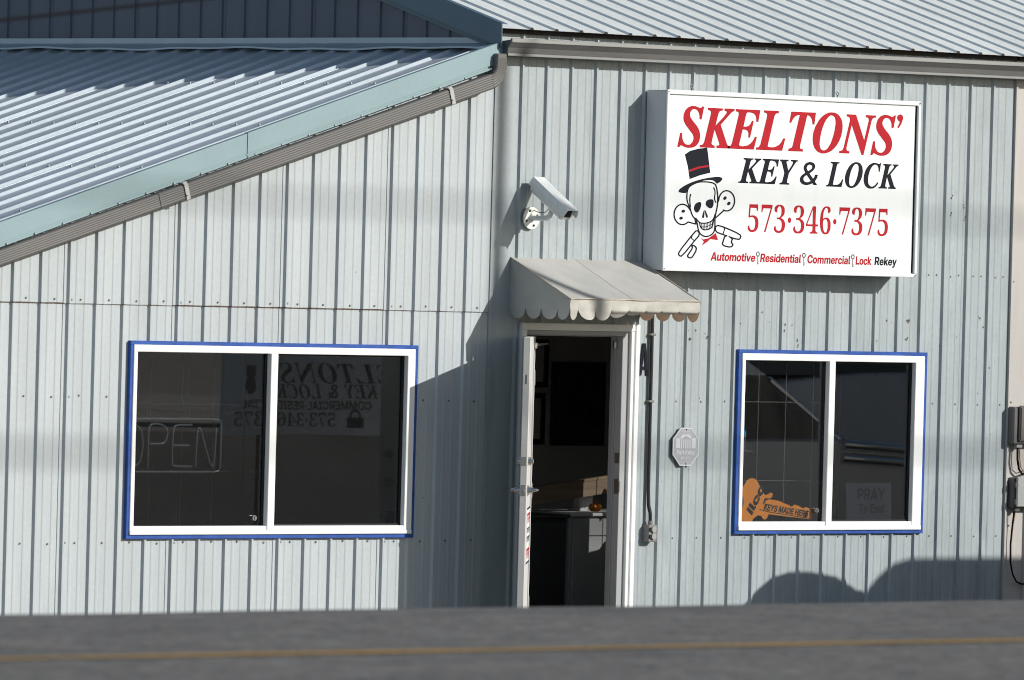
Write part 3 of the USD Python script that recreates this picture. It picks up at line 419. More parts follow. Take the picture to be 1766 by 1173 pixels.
for x in (-2.78, -0.49):
    mb = MB(); w = 0.016
    for a, b in (((-0.045, 0.062), (-0.0415, -0.056)),):
        pass
    def blk(x, y0, y1, a, b): 
        Pp = [np.array([x, y, pz(x)]) + ax*sx*w + upv*d for sx in (-1, 1) for y in (y0, y1) for d in (a, b)]; return Pp
    mb.hull(blk(x, -0.125, -0.1215, -0.052, 0.045)); mb.hull([*blk(x, -0.125, -0.1215, 0.044, 0.048), *blk(x, -0.112, -0.108, 0.060, 0.064)]); mb.hull(blk(x, -0.112, -0.03, 0.060, 0.064)); mb.hull(blk(x, -0.03, -0.026, 0.03, 0.064))
    st = part(dsp, 'strap', mb, 'strap')
    part(st, 'rivet', hexes([(x-0.004, -0.1255, pz(x)-0.025)], 0.006, 0.004), 'screw')

# ------------------------------------------------------------------ main building (right)
MAIN = thing('main_building', 'grey-green ribbed metal shop building with the open door and sign', 'building', (2.5, 2, 0))
RIB_M = [0.23477-0.008 + PITCH*i for i in range(0, 40)]
HM = (2.347, 4.187, 0.712, 1.95); HD = (0.295, 1.365, -0.1, 2.10)
CORN = 5.046; MTOP = 4.06
def dentf(x, z):
    return -0.012*math.exp(-((x-4.845)/0.035)**2 - ((z-0.66)/0.09)**2) + 0.006*math.exp(-((x-4.80)/0.02)**2 - ((z-0.62)/0.05)**2) - 0.006*math.exp(-((x-4.615)/0.02)**2 - ((z-0.60)/0.03)**2)
starts = [0.028] + [RIB_M[i]-0.022 for i in (3, 7, 11, 15, 19)]
for j, s0 in enumerate(starts):
    s1 = (starts[j+1]+0.008) if j+1 < len(starts) else CORN-0.004
    ribs = [b for b in RIB_M if s0 < b < s1-0.02]
    pts = sheet_profile(s0, s1, ribs, 0.018, 0.0012)
    hole = HD if s0 < HD[1] and s1 > HD[0] else (HM if s1 > HM[0] and s0 < HM[1] else None)
    if j == 1: hole = HD if starts[1] < HD[1] else None
    if hole and s0 > hole[0] and s1 < hole[1]:
        part(MAIN, 'wall_panel', wall_mesh(pts, flat(-0.08), flat(hole[2])), 'grey_panel'); part(MAIN, 'wall_panel', wall_mesh(pts, flat(hole[3]), flat(MTOP)), 'grey_panel')
    else: part(MAIN, 'wall_panel', wall_mesh(pts, flat(-0.08), flat(MTOP), hole, dent=dentf if j >= 4 else None), 'grey_panel')
mb = MB().box(CORN-0.004, CORN+0.012, -0.020, 0.0, -0.08, MTOP); part(MAIN, 'wall_trim', mb, 'beige_panel')
b0 = CORN+0.012
for j in range(4):
    s0 = b0 + j*0.9144; ribs = [s0 + 0.185 + PITCH*i for i in range(4)]
    part(MAIN, 'wall_panel', wall_mesh(sheet_profile(s0, s0+0.9144, ribs, 0.016, 0.001), flat(-0.08), flat(MTOP)), 'beige_panel', label='beige wall sheet right of the corner trim')
sp = []
for b in RIB_M:
    if b > CORN: break
    for z in (2.503, 1.60, 0.678):
        x = b + 0.175 + rng.normal(0, .003)
        if x > CORN-0.02 or (HM[0]-.03 < x < HM[1]+.03 and HM[2] < z < HM[3]) or (x < 1.40 and z < 2.6 and x > .27) or (x < 3.9 and z > 2.4): continue
        sp.append((x, -0.001, z+rng.normal(0, .002)))
        if z == 2.503: sp.append((x-0.08, -0.001, z+rng.normal(0, .006)))
sp += [(5.10, -0.001, 0.75), (5.09, -.001, 1.62), (5.08, -.001, 2.47)]
part(MAIN, 'screw', hexes(sp, 0.0075), 'screw', kind='stuff')
mb = MB()
for k in range(60):
    x = rng.uniform(1.45, 5.0); z = rng.choice([rng.uniform(1.97, 2.32), rng.uniform(2.6, 3.2), rng.uniform(1.0, 2.0)])
    if HM[0] < x < HM[1] and z < 1.97: continue
    if x < 4.0 and z > 2.3: continue
    if x < 4.1 and 2.35 < z < 3.75: continue
    r = rng.uniform(.002, .0055); a = np.arange(7)*2*np.pi/7; rr = r*rng.uniform(.5, 1.3, 7); kz = rng.uniform(.8, 2.2)
    mb.add(np.column_stack([x+rr*np.cos(a), np.full(7, -0.0042), z+kz*rr*np.sin(a)]), [[0, i, i+1] for i in range(1, 6)])
for x, z in ((1.87, 2.16), (1.86, 2.09), (1.89, 2.02), (2.05, 2.05), (2.92, 2.03), (2.93, 1.99), (4.02, 2.18), (4.01, 2.05), (4.74, 2.2), (4.42, 3.05), (4.55, 3.0), (4.43, 2.93), (4.56, 2.91)):
    for q in range(3):
        r = rng.uniform(.0025, .006); a = np.arange(7)*2*np.pi/7; rr = r*rng.uniform(.5, 1.3, 7); ox, oz = rng.normal(0, .008, 2)
        mb.add(np.column_stack([x+ox+rr*np.cos(a), np.full(7, -0.0045), z+oz+1.7*rr*np.sin(a)]), [[0, i, i+1] for i in range(1, 6)])
part(MAIN, 'rust_spot', mb, 'rust', kind='stuff')

# main roof
PM = 0.288; YE = -0.09
zm = lambda y: 4.054 + PM*(y-YE)
nm = np.array([0, -PM, 1]); nm /= np.linalg.norm(nm)
def mroof(pts, y0, y1):
    mb = MB(); low = MB()
    for (xa, ha), (xb, hb) in zip(pts[:-1], pts[1:]):
        P = [np.array([x, y, zm(y)]) + h*nm for x, y, h in ((xa, y0, ha), (xb, y0, hb), (xb, y1, hb), (xa, y1, ha))]
        mb.add(P, [[0, 1, 2, 3]])
        Q = [np.array([xa, y0, zm(y0)-0.0025]), np.array([xb, y0, zm(y0)-0.0025]), P[1], P[0]]
        low.add(Q, [[0, 1, 2, 3]])
    return mb, low
RIB_R = [0.2347+0.004-0.015 + PITCH*i for i in range(40)]
st = [-0.03] + [RIB_R[i]-0.022 for i in (2, 6, 10, 14, 18, 22, 26, 30, 34)]
for j, s0 in enumerate(st[:-1]):
    s1 = st[j+1]+0.008; ribs = [b for b in RIB_R if s0 < b < s1-0.03]
    mb, low = mroof(sheet_profile(s0, s1, ribs, 0.014, 0.001, 0.0008, (0.008, 0.018, 0.014)), YE, 6.0)
    rp = part(MAIN, 'roof_panel', mb, 'main_roof_panel'); part(rp, 'drip_edge', low, 'drip_dark')
mb = MB()                                                          # closed roof deck below the sheets
mb.hull([[x, y, zm(y)-d] for x in (0.03, 8.0) for y in (-0.02, 6.0) for d in (0.004, 0.05)]); part(MAIN, 'roof_deck', mb, 'dark_thing')
# gable wall above the lean-to roof
zg = lambda y: zm(y) - 0.05
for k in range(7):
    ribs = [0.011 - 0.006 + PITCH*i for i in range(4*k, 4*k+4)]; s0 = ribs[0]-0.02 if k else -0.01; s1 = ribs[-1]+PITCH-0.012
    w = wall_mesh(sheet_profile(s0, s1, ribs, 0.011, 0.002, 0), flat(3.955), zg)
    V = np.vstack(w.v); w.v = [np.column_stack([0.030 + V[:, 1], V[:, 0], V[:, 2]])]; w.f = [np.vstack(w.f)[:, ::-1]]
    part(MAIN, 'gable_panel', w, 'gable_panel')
# barge trim at the gable edge
def yb(x0, x1, a, b, y0=YE-0.006, y1=6.0): return [[x, y, zm(y)+d] for x in (x0, x1) for y in (y0, y1) for d in (a, b)]
mb = MB().hull(yb(-0.038, -0.031, -0.125, 0.028)).hull(yb(-0.0385, 0.012, 0.0285, 0.034)).hull(yb(-0.031, 0.006, -0.125, -0.119)).hull(yb(-0.0005, 0.006, -0.165, -0.125))
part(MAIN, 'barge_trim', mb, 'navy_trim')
# gutter (open K profile) with end cap
gz = lambda x: 3.872 + 0.004*x
def gsec(): return [(-0.055, 0.0), (-0.105, 0.0), (-0.112, 0.010), (-0.112, 0.018), (-0.118, 0.022), (-0.125, 0.055), (-0.150, 0.085), (-0.156, 0.09), (-0.156, 0.112), (-0.148, 0.116), (-0.143, 0.112), (-0.147, 0.092), (-0.12, 0.062), (-0.111, 0.026), (-0.104, 0.006), (-0.058, 0.006), (-0.050, 0.100), (-0.044, 0.100), (-0.046, 0.0)]
def gsweep(sec, x0, x1):
    P = [np.array([x, 0, gz(x)]) for x in (x0, x1)]
    return MB().sweep(sec, P, [(np.array([0, 1.0, 0]), np.array([0, 0, 1.0]))]*2)
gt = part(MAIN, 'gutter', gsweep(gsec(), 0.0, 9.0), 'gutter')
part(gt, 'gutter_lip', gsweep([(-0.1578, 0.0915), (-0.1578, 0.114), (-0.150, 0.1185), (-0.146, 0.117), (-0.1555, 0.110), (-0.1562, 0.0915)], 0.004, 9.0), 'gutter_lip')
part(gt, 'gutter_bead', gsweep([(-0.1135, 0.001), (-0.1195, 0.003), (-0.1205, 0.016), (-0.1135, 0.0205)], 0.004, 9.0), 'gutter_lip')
part(gt, 'end_cap', gsweep([(-0.052, 0.004), (-0.106, 0.004), (-0.116, 0.022), (-0.124, 0.056), (-0.150, 0.088), (-0.152, 0.108), (-0.052, 0.098)], 0.001, 0.005), 'gutter')
for x in (0.9, 2.1, 3.3, 4.5, 5.7): part(gt, 'bracket', MB().box(x-0.012, x+0.012, -0.148, -0.03, gz(x)+0.100, gz(x)+0.104), 'gutter')

# shell behind the sheets, floor, ceiling and rooms
WT = 0.115
def shell(parent, segs, mat='inside_wall'):
    for x0, x1, z0, z1 in segs: part(parent, 'inner_wall', MB().box(x0, x1, 0.024, WT, z0, z1), mat)
hl = (HL[0]+0.004, HL[1]-0.004, HL[2]+0.004, HL[3]-0.004); hm = (HM[0]+0.004, HM[1]-0.004, HM[2]+0.004, HM[3]-0.004)
shell(LEAN, [(-6.0, hl[0], -.08, 1.9), (hl[0], hl[1], -.08, hl[2]), (hl[0], hl[1], hl[3], 2.7), (hl[1], -0.004, -.08, 2.7)])
shell(MAIN, [(0.0, 0.30, -.08, 3.9), (0.30, 1.36, 2.10, 3.9), (1.36, hm[0], -.08, 3.9), (hm[0], hm[1], -.08, hm[2]), (hm[0], hm[1], hm[3], 3.9), (hm[1], 8.0, -.08, 3.9)])
part(MAIN, 'room_floor', MB().box(-5.6, 8.0, WT, 6.0, -0.12, 0.0), 'inside_floor')
part(MAIN, 'room_ceiling', MB().box(-4.2, 8.0, WT+.001, 6.0, 2.62, 2.66), 'inside_wall')
part(MAIN, 'room_wall', MB().box(-4.3, 8.0, 4.0, 4.1, 0.001, 2.619), 'inside_wall')
part(MAIN, 'room_wall', MB().box(7.9, 8.0, WT+.001, 3.999, 0.001, 2.619), 'inside_wall')
part(LEAN, 'room_wall', MB().box(-4.3, -4.2, WT+.001, 3.999, 0.001, 2.619), 'inside_wall')
part(MAIN, 'outer_shell', MB().box(8.0, 8.1, 0.0, 6.1, -0.1, 4.05), 'grey_panel'); part(MAIN, 'outer_shell', MB().box(-6.1, 8.1, 6.0, 6.1, -0.1, 4.0), 'grey_panel')

# ------------------------------------------------------------------ windows
def make_window(parent, X0, X1, Z0, Z1, fx0, fx1, fz0, fz1, panes, mull, label, latch, g1):
    """blue painted surround X0..X1, white frame fx0..fx1, two panes [(x0, x1, z0, z1)], mullion (x0, x1)"""
    yo = -0.024
    surround = MB(); t = 0.0
    surround.box(X0, X1, yo-0.004, 0.0, fz1, Z1, .002).box(X0, X1, yo-0.004, 0.0, Z0, fz0, .002).box(X0, fx0, yo-0.003, 0.0, fz0, fz1, .002).box(fx1, X1, yo-0.003, 0.0, fz0, fz1, .002)
    w = part(parent, 'window', surround, 'blue_paint', label=label)
    (a0, a1, b0, b1), (c0, c1, d0, d1) = panes; yf = -0.034; yi = 0.028
    fr = MB()
    fr.box(fx0, fx1, yf, yi, b1, fz1, .003).box(fx0, fx1, yf-0.006, yi, fz0, b0-0.028, .003).box(fx0+.03, fx1-.03, yf+0.002, yi, b0-0.028, b0, .002)
    fr.box(fx0, a0, yf-0.001, yi, b0-0.028, b1, .003).box(c1, fx1, yf-0.001, yi, d0-0.028, d1, .003)
    part(w, 'frame', fr, 'white_paint')
    part(w, 'mullion', MB().box(mull[0], mull[1], yf-0.004, yi+0.012, b0-0.028, b1, .003), 'white_paint')
    sash = MB().box(c0, c1, 0.001, 0.0275, d1-0.012, d1, 0).box(c0, c0+.014, .001, .0275, d0, d1-.012, 0).box(c1-.014, c1, .001, .0275, d0, d1-.012, 0).box(c0, c1, 0.001, 0.0275, d0, d0+.010, 0)
    sash.box(a1-0.016, a1, .001, .0275, b0, b1, 0)
    part(w, 'sash', sash, 'gasket')
    part(w, 'pane', MB().box(a0+.0005, a1-.0165, 0.010, 0.015, b0+.0005, b1-.0005), g1)
    part(w, 'pane', MB().box(c0+.0145, c1-.0145, 0.012, 0.017, d0+.0105, d1-.0125), 'left_glass' if g1 == 'left_glass' else 'dim_glass')
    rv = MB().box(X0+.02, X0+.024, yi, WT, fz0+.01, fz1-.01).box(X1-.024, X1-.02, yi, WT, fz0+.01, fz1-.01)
    part(w, 'reveal', rv, 'shaded_jamb'); part(w, 'sill', MB().box(X0+.026, X1-.026, yi+.001, WT+.03, fz0+.012, fz0+.03), 'shaded_jamb')
    lx, lz = latch
    m = trimesh.creation.cylinder(0.017, 0.020, sections=20); m.apply_transform(trimesh.transformations.rotation_matrix(math.pi/2, [1, 0, 0])); m.apply_translation((lx, 0.000, lz))
    part(w, 'latch', MB().tm(m).box(lx-.004, lx+.004, -0.018, -.008, lz-.014, lz+.014, .002), 'steel', smooth=30)
    return w
WL = make_window(LEAN, -3.137, -0.645, 0.689, 1.950, -3.113, -0.674, 0.716, 1.925, [(-3.080, -1.946, 0.770, 1.880), (-1.885, -0.742, 0.770, 1.882)], (-1.946, -1.885), 'wide two-pane sliding window with blue painted surround', (-2.03, 0.82), 'left_glass')
WR = make_window(MAIN, 2.335, 4.199, 0.701, 1.961, 2.365, 4.168, 0.726, 1.935, [(2.398, 3.214, 0.785, 1.888), (3.274, 4.076, 0.785, 1.888)], (3.214, 3.274), 'smaller two-pane sliding window with blue painted surround', (3.155, 0.86), 'window_glass')
# security grilles inside
def grille(w, xs, zs, x0, x1, z0, z1, y=0.16):
    for x in xs: part(w, 'security_bar', MB().box(x-.0022, x+.0022, y-.003, y+.003, z0, z1), 'box_brown')
    for z in zs: part(w, 'security_bar', MB().box(x0, x1, y-.009, y-.0035, z-.0022, z+.0022), 'box_brown')
grille(WL, np.arange(-3.22, -1.7, .268)+.155, (1.545, 1.112), -3.3, -1.7, .72, 1.95)
grille(WR, np.arange(2.30, 3.4, .268)+.155, (1.60, 1.06), 2.3, 3.4, .72, 1.95)

# ------------------------------------------------------------------ door frame and door
fr = MB(); FO = -0.035
fr.box(0.282, 0.330, FO, 0.12, -0.08, 2.066, .003).box(1.300, 1.330, FO, 0.0, -0.08, 2.066, .003).box(1.336, 1.377, FO-.006, 0.0, -0.08, 2.114, .004).box(0.282, 1.332, FO-.004, 0.0, 2.066, 2.114, .004)
fr.box(1.330, 1.336, FO+.018, 0.0, -0.08, 2.066)
DF = part(MAIN, 'door_frame', fr, 'white_paint')
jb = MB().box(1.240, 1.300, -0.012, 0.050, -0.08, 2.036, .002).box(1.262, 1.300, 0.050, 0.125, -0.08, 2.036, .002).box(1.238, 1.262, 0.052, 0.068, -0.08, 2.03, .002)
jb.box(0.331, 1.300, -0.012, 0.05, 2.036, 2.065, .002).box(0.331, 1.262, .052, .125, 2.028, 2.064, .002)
part(DF, 'jamb', jb, 'shaded_jamb')
for z0, z1 in ((1.18, 1.25), (.975, 1.075)): part(DF, 'strike_plate', MB().box(1.2385, 1.2400, -0.006, 0.036, z0, z1), 'bronze')
part(DF, 'strike_lip', MB().box(1.2375, 1.242, -0.018, -0.012, 0.985, 1.06, .001), 'bronze')
part(DF, 'closer_bracket', MB().box(1.205, 1.2375, 0.03, 0.05, 1.95, 2.0, .002), 'steel')
part(DF, 'threshold', MB().box(0.33, 1.30, -0.05, 0.12, -0.08, -0.005, .004), 'dark_steel')
# leaf: built shut in local (w, t, z) with the hinge at w = 0, then swung open
PHI = math.radians(135.8); HX, HY = 0.338, -0.042
e = np.array([math.cos(PHI), -math.sin(PHI), 0]); q_in = np.array([math.sin(PHI), math.cos(PHI), 0])   # q_in: towards the leaf's inside face
def leaf(mb):
    V = np.vstack(mb.v); o = MB(); o.v = [np.array([HX, HY, 0]) + V[:, :1]*e + V[:, 1:2]*q_in + V[:, 2:]*np.array([0, 0, 1.0])]; o.f = [np.vstack(mb.f)]; return o
T = 0.045
mb = MB().box(0.0, 0.898, 0.0, T, 0.0, 2.025, .003)
DR = part(MAIN, 'door', leaf(mb), 'door_paint', label='white metal door standing wide open')
for z in (0.25, 1.0, 1.75):
    m = trimesh.creation.cylinder(0.009, 0.10, sections=10); m.apply_translation((-0.008, T/2+.02, z)); part(DR, 'hinge', leaf(MB().tm(m)), 'steel', smooth=30)
def lever(z, side):
    s = -1 if side == 'out' else 1; y0 = 0.0 if side == 'out' else T
    mb = MB(); m = trimesh.creation.cylinder(0.033, 0.014, sections=20); m.apply_transform(trimesh.transformations.rotation_matrix(math.pi/2, [1, 0, 0])); m.apply_translation((0.838, y0+s*.007, z)); mb.tm(m)
    m = trimesh.creation.cylinder(0.022, 0.03, sections=16); m.apply_transform(trimesh.transformations.rotation_matrix(math.pi/2, [1, 0, 0])); m.apply_translation((0.838, y0+s*.025, z)); mb.tm(m)
    mb.tube([[0.838, y0+s*.03, z], [0.838, y0+s*.058, z], [0.825, y0+s*.066, z], [0.73, y0+s*.062, z-.004]], [.011, .011, .010, .008], 10); return leaf(mb)
part(DR, 'handle', lever(1.025, 'out'), 'steel', smooth=30); part(DR, 'handle', lever(1.025, 'in'), 'steel', smooth=30)
mb = MB(); m = trimesh.creation.cylinder(0.030, 0.022, sections=20); m.apply_transform(trimesh.transformations.rotation_matrix(math.pi/2, [1, 0, 0])); m.apply_translation((0.838, -0.011, 1.215)); mb.tm(m)
part(DR, 'deadbolt', leaf(mb), 'steel', smooth=30)
mb = MB(); m = trimesh.creation.cylinder(0.028, 0.02, sections=20); m.apply_transform(trimesh.transformations.rotation_matrix(math.pi/2, [1, 0, 0])); m.apply_translation((0.838, T+.01, 1.215)); mb.tm(m).box(.828, .848, T+.019, T+.04, 1.20, 1.23, .003)
part(DR, 'thumb_turn', leaf(mb), 'steel', smooth=30)
for z0, z1 in ((.99, 1.06), (1.187, 1.243)): part(DR, 'latch_plate', leaf(MB().box(.898, .8995, .009, .036, z0, z1)), 'steel')
part(DR, 'latch_bolt', leaf(MB().box(.8996, .909, .017, .029, 1.012, 1.036, .002)), 'steel')
part(DR, 'edge_label', leaf(MB().box(.898, .8988, .018, .026, 1.72, 1.78)), 'dark_steel')
mb = MB().box(0.06, 0.26, T, T+.020, 1.945, 1.985, .004); part(DR, 'closer_body', leaf(mb), 'steel')
A0 = np.array([HX, HY, 0]) + 0.10*e + (T+.02)*q_in + np.array([0, 0, 1.97])
part(DR, 'closer_arm', MB().tube([A0, A0 + np.array([0.02, 0.01, 0]), A0 + np.array([0.20, 0.115, 0.006])], [.010, .007, .006], 8), 'dark_steel')
# warning sticker on the leaf's inside face, near the latch edge
stk = thing('warning_sticker', 'white sticker with red and black lines on inside of open door', 'sticker', (HX, HY, 0.7))
w0, w1 = 0.20, 0.76
part(stk, 'sheet', leaf(MB().box(w0, w1, T+.0003, T+.0012, .535, .905)), 'white_paint')
for z0 in (.892, .535): part(stk, 'border', leaf(MB().box(w0, w1, T+.0012, T+.0018, z0, z0+.013)), 'print_black')
for nm_, z0, z1, mt, k in (('red_line', .80, .868, 'print_red', 7), ('black_line', .735, .772, 'print_black', 6), ('black_line', .675, .715, 'print_black', 7), ('red_line', .568, .635, 'print_red', 8)):
    mb = MB(); ww = (w1-w0-.05)/k
    for i in range(k):
        a = w0+.025+i*ww; h = z1-z0; mb.box(a, a+ww*.28, T+.0012, T+.0018, z0, z1).box(a+ww*.28, a+ww*.75, T+.0012, T+.0018, z1-h*.25, z1 if i % 3 else z1-h*.05)
        if i % 2: mb.box(a+ww*.28, a+ww*.75, T+.0012, T+.0018, z0+h*.38, z0+h*.58)
    part(stk, nm_, leaf(mb), mt)

# ------------------------------------------------------------------ awning over the door
AW = thing('awning', 'beige fabric awning with scalloped valance above the open door', 'awning', (0.79, -0.29, 2.25))
X0, X1, AP, ZT, ZF, ZN = 0.190, 1.395, 0.58, 2.545, 2.283, 2.214
def canopy_z(u, v):
    s1 = math.sin(math.pi*v)
    return ZT+(ZF-ZT)*v - 0.014*math.sin(math.pi*u)*s1 - 0.005*math.sin(2*math.pi*u+1)*s1 + 0.0022*math.sin(u*17+v*11+2*math.sin(v*5))*s1*u*(1-u)*4 + 0.0014*math.sin(u*41-v*13)*s1**2 - 0.005*math.exp(-((u-.24)/.07)**2)*s1 - 0.005*math.exp(-((u-.76)/.08)**2)*s1
nx, ny = 72, 26; V = []
for i in range(nx+1):
    for j in range(ny+1):
        u, v = i/nx, j/ny; V.append([X0+(X1-X0)*u, -AP*v, canopy_z(u, v)])
f = [[i*(ny+1)+j, i*(ny+1)+j+1, (i+1)*(ny+1)+j+1, (i+1)*(ny+1)+j] for i in range(nx) for j in range(ny)]
part(AW, 'canopy', MB().add(V, f), 'fabric', smooth=True)
xs_ = X0+(X1-X0)*0.49
part(AW, 'seam', MB().tube([[xs_, -AP*t, canopy_z(.49, t)+.0004] for t in np.linspace(0, 1, 27)], .0016, 5), 'valance')
part(AW, 'front_piping', MB().tube([[x, -AP-.002, ZF+.0015*math.sin(x*20)] for x in np.linspace(X0, X1, 16)], .0055, 6), 'fabric_edge', smooth=True)
part(AW, 'side_piping', MB().tube([[X0, -AP*t, ZT+(ZF-ZT)*t] for t in np.linspace(0, 1, 8)], .0045, 6), 'fabric_edge', smooth=True)
part(AW, 'side_piping', MB().tube([[X1, -AP*t, ZT+(ZF-ZT)*t] for t in np.linspace(0, 1, 8)], .0045, 6), 'fabric_edge', smooth=True)
for x in (X0, X1): part(AW, 'side_panel', MB().add([[x, 0, ZT], [x, -AP, ZF], [x, -AP, ZF-.004], [x, 0, ZF-.004]], [[0, 1, 2], [0, 2, 3]]), 'fabric' if x == X0 else 'fabric_glow')
def valance(n0, n1, along, curl, wob, bulge):
    """one scallop with the valance above it, between n0 and n1 along the edge; along(s, out, z) -> point"""
    ns, nd = 10, 12; V = []; w = n1-n0
    for i in range(ns+1):
        s = n0 + w*i/ns; t = i/ns; depth = 0.004 + 0.068*math.sqrt(max(0, 1-(2*t-1)**2))
        for j in range(nd+1):
            if j <= 4: out, z = bulge*math.sin(math.pi*t)*j/4 + wob*math.sin(s*13+j), ZF-.003 - (ZF-.003-ZN)*j/4
            else:
                d = depth*(j-4)/(nd-4); a = curl*(min(1, d/0.03))
                out, z = bulge*math.sin(math.pi*t) + wob*math.sin(s*13+4) - d*math.sin(a), ZN - d*math.cos(a)
            V.append(along(s, out, z))
    f = [[i*(nd+1)+j, (i+1)*(nd+1)+j, (i+1)*(nd+1)+j+1, i*(nd+1)+j+1] for i in range(ns) for j in range(nd)]
    return MB().add(V, f), V, nd, ns
front = lambda s, o, z: [s, -AP-.001-o, z]; side = lambda s, o, z: [X0-.001-o, -s, z]; side2 = lambda s, o, z: [X1+.001+o, -s, z]
fn = [0.192, 0.259, 0.419, 0.574, 0.73, 0.893, 1.04, 1.20, 1.394]
for k in range(8):
    c = [0.1, -0.25, 0.15, 0.75, 1.05, 1.1, 1.15, 1.1][k]
    mb, V, nd, ns = valance(fn[k], fn[k+1], front, c, 0.0035, [0.0, .012, .006, .010, .004, .004, .004, .003][k])
    part(AW, 'scallop', mb, 'valance', smooth=True)
for k, (a, b) in enumerate(((0.0, .157), (.157, .308), (.308, .462), (.462, .580))):
    part(AW, 'scallop', valance(a, b, side, 0.12 if k != 3 else -.1, 0.002, .004)[0], 'fabric', smooth=True)
    part(AW, 'scallop', valance(a, b, side2, 0.1, 0.002, .004)[0], 'fabric_glow', smooth=True)
for a, b in (((X0+.01, -.01, ZF-.01), (X0+.01, -AP+.01, ZF-.012)), ((X1-.01, -.01, ZF-.01), (X1-.01, -AP+.01, ZF-.012)), ((X0+.01, -AP+.012, ZF-.012), (X1-.01, -AP+.012, ZF-.012)), ((X0+.01, -.012, ZF-.01), (X1-.01, -.012, ZF-.01))):
    part(AW, 'frame_bar', MB().tube([a, b], .009, 8), 'dark_steel')

# ------------------------------------------------------------------ shop sign
SG = thing('shop_sign', 'big white box sign with red and black lettering and skull logo', 'shop sign', (2.63, -0.11, 3.09))
sx0, sx1, sz0, sz1, SD = 1.390, 3.854, 2.482, 3.699, 0.22
part(SG, 'cabinet', MB().box(sx0+.004, sx1-.004, -SD+.012, -.02, sz0+.004, sz1-.004, .004), 'sign_side')
LW = 0.030
fr = MB().box(sx0, sx1, -SD-.004, -SD+.012, sz1-LW, sz1, .003).box(sx0, sx1, -SD-.004, -SD+.012, sz0, sz0+LW-.006, .003)
fr.box(sx0, sx0+.024, -SD-.0035, -SD+.012, sz0+LW-.006, sz1-LW, .003).box(sx1-.026, sx1, -SD-.010, -SD+.012, sz0+LW-.006, sz1-LW, .003)
part(SG, 'frame', fr, 'sign_frame')
YF = -SD+.010                                                      # printed face, set back inside the frame
part(SG, 'face', MB().box(sx0+.02, sx1-.02, YF, YF+.004, sz0+.02, sz1-.02), 'sign_face')
part(SG, 'face_edge', MB().box(sx1-.040, sx1-.0265, YF-.002, YF-.0002, sz0+LW, sz1-LW), 'print_black')  # black strip painted in for the shade beside the frame lip
wm = wallmap(YF-.0004)
pl = lambda s: MB().plate(s, wm, .0008)
for g in letters('i', "SKELTONS'", .262, 2.185, 1.508, 3.323, 0.0, -18, embolden=9, single=True): part(SG, 'title_letter', pl(g), 'print_red')
k1 = letters('i', 'KEY', .166, .570, 2.097, 3.092, embolden=7, single=True); amp = letters('s', '&', .160, .175, 2.692, 3.092, .14, embolden=-14, single=True); k2 = letters('i', 'LOCK', .166, .710, 2.950, 3.090, embolden=7, single=True)
for g in k1 + amp + k2: part(SG, 'name_letter', pl(g), 'print_black')
for g in letters('d', '573*346*7375', .183, 1.372, 2.200, 2.760, 0.0, 0, embolden=-9, single=True): part(SG, 'phone_digit', pl(g), 'print_red')
zt = 2.560
tg = [letters('s', 'Automotive', .056, .430, 1.851, zt, .16, embolden=12), letters('s', 'Residential', .056, .395, 2.328, zt, .12, embolden=12), letters('s', 'Commercial', .056, .420, 2.787, zt, .08, embolden=12), letters('s', 'Lock', .056, .155, 3.262, zt, .05, embolden=12)]
for g in tg: part(SG, 'tagline_word', pl(g), 'print_red')
tk = []
part(SG, 'tagline_word', pl(letters('s', 'Rekey', .056, .222, 3.448, zt, .10, embolden=12)), 'print_black')
tk = []
for x in (2.305, 2.752, 3.232):
    tk += [sg.Point(x, zt+.052).buffer(.018).difference(sg.Point(x, zt+.052).buffer(.010)), sg.box(x-.003, zt-.018, x+.003, zt+.042), sg.box(x+.003, zt-.016, x+.010, zt-.010), sg.box(x+.003, zt-.004, x+.009, zt+.001)]
part(SG, 'small_key_mark', pl(unary_union(tk)), 'print_grey')
# skull, hat and crossed keys (drawing units -> metres)
LM = lambda s: affinity.affine_transform(s, [1.60103e-3, 4.386e-5, 3.938e-5, -1.132707e-3, 1.3253-0.003, 3.75671])
P_, L_ = sg.Polygon, sg.LineString
def smooth_(pts, closed=True, k=2):
    p = np.array(pts, float)
    for _ in range(k):
        if closed: qn = np.roll(p, -1, 0); p = np.stack([.75*p+.25*qn, .25*p+.75*qn], 1).reshape(-1, 2)
        else: m_ = np.stack([.75*p[:-1]+.25*p[1:], .25*p[:-1]+.75*p[1:]], 1).reshape(-1, 2); p = np.vstack([p[:1], m_, p[-1:]])
    return p
def outline(pts, w=4.2, closed=True):
    p = smooth_(pts, closed); return L_(np.vstack([p, p[:1]]) if closed else p).buffer(w)
ell = lambda cx, cy, rx, ry, rot=0: affinity.rotate(affinity.scale(sg.Point(cx, cy).buffer(1, 24), rx, ry), rot, origin=(cx, cy))
crown = P_([(150, 437), (182, 415), (232, 402), (282, 396), (291, 470), (300, 545), (240, 560), (178, 583), (168, 510)])
band = P_([(172, 530), (228, 509), (289, 499), (290, 510), (232, 520), (175, 541)])
brim = P_(smooth_([(108, 655), (130, 632), (180, 605), (240, 585), (300, 573), (350, 568), (374, 576), (367, 594), (338, 613), (326, 592), (290, 586), (240, 597), (192, 615), (166, 642), (163, 666), (125, 665)], True, 1))
skull = smooth_([(165, 640), (160, 690), (165, 725), (180, 750), (190, 795), (208, 818), (222, 838), (228, 885), (242, 912), (268, 926), (296, 922), (320, 904), (329, 875), (327, 820), (334, 780), (344, 740), (346, 690), (340, 640), (328, 604), (240, 596), (190, 616)])
sk = P_(skull).buffer(0)
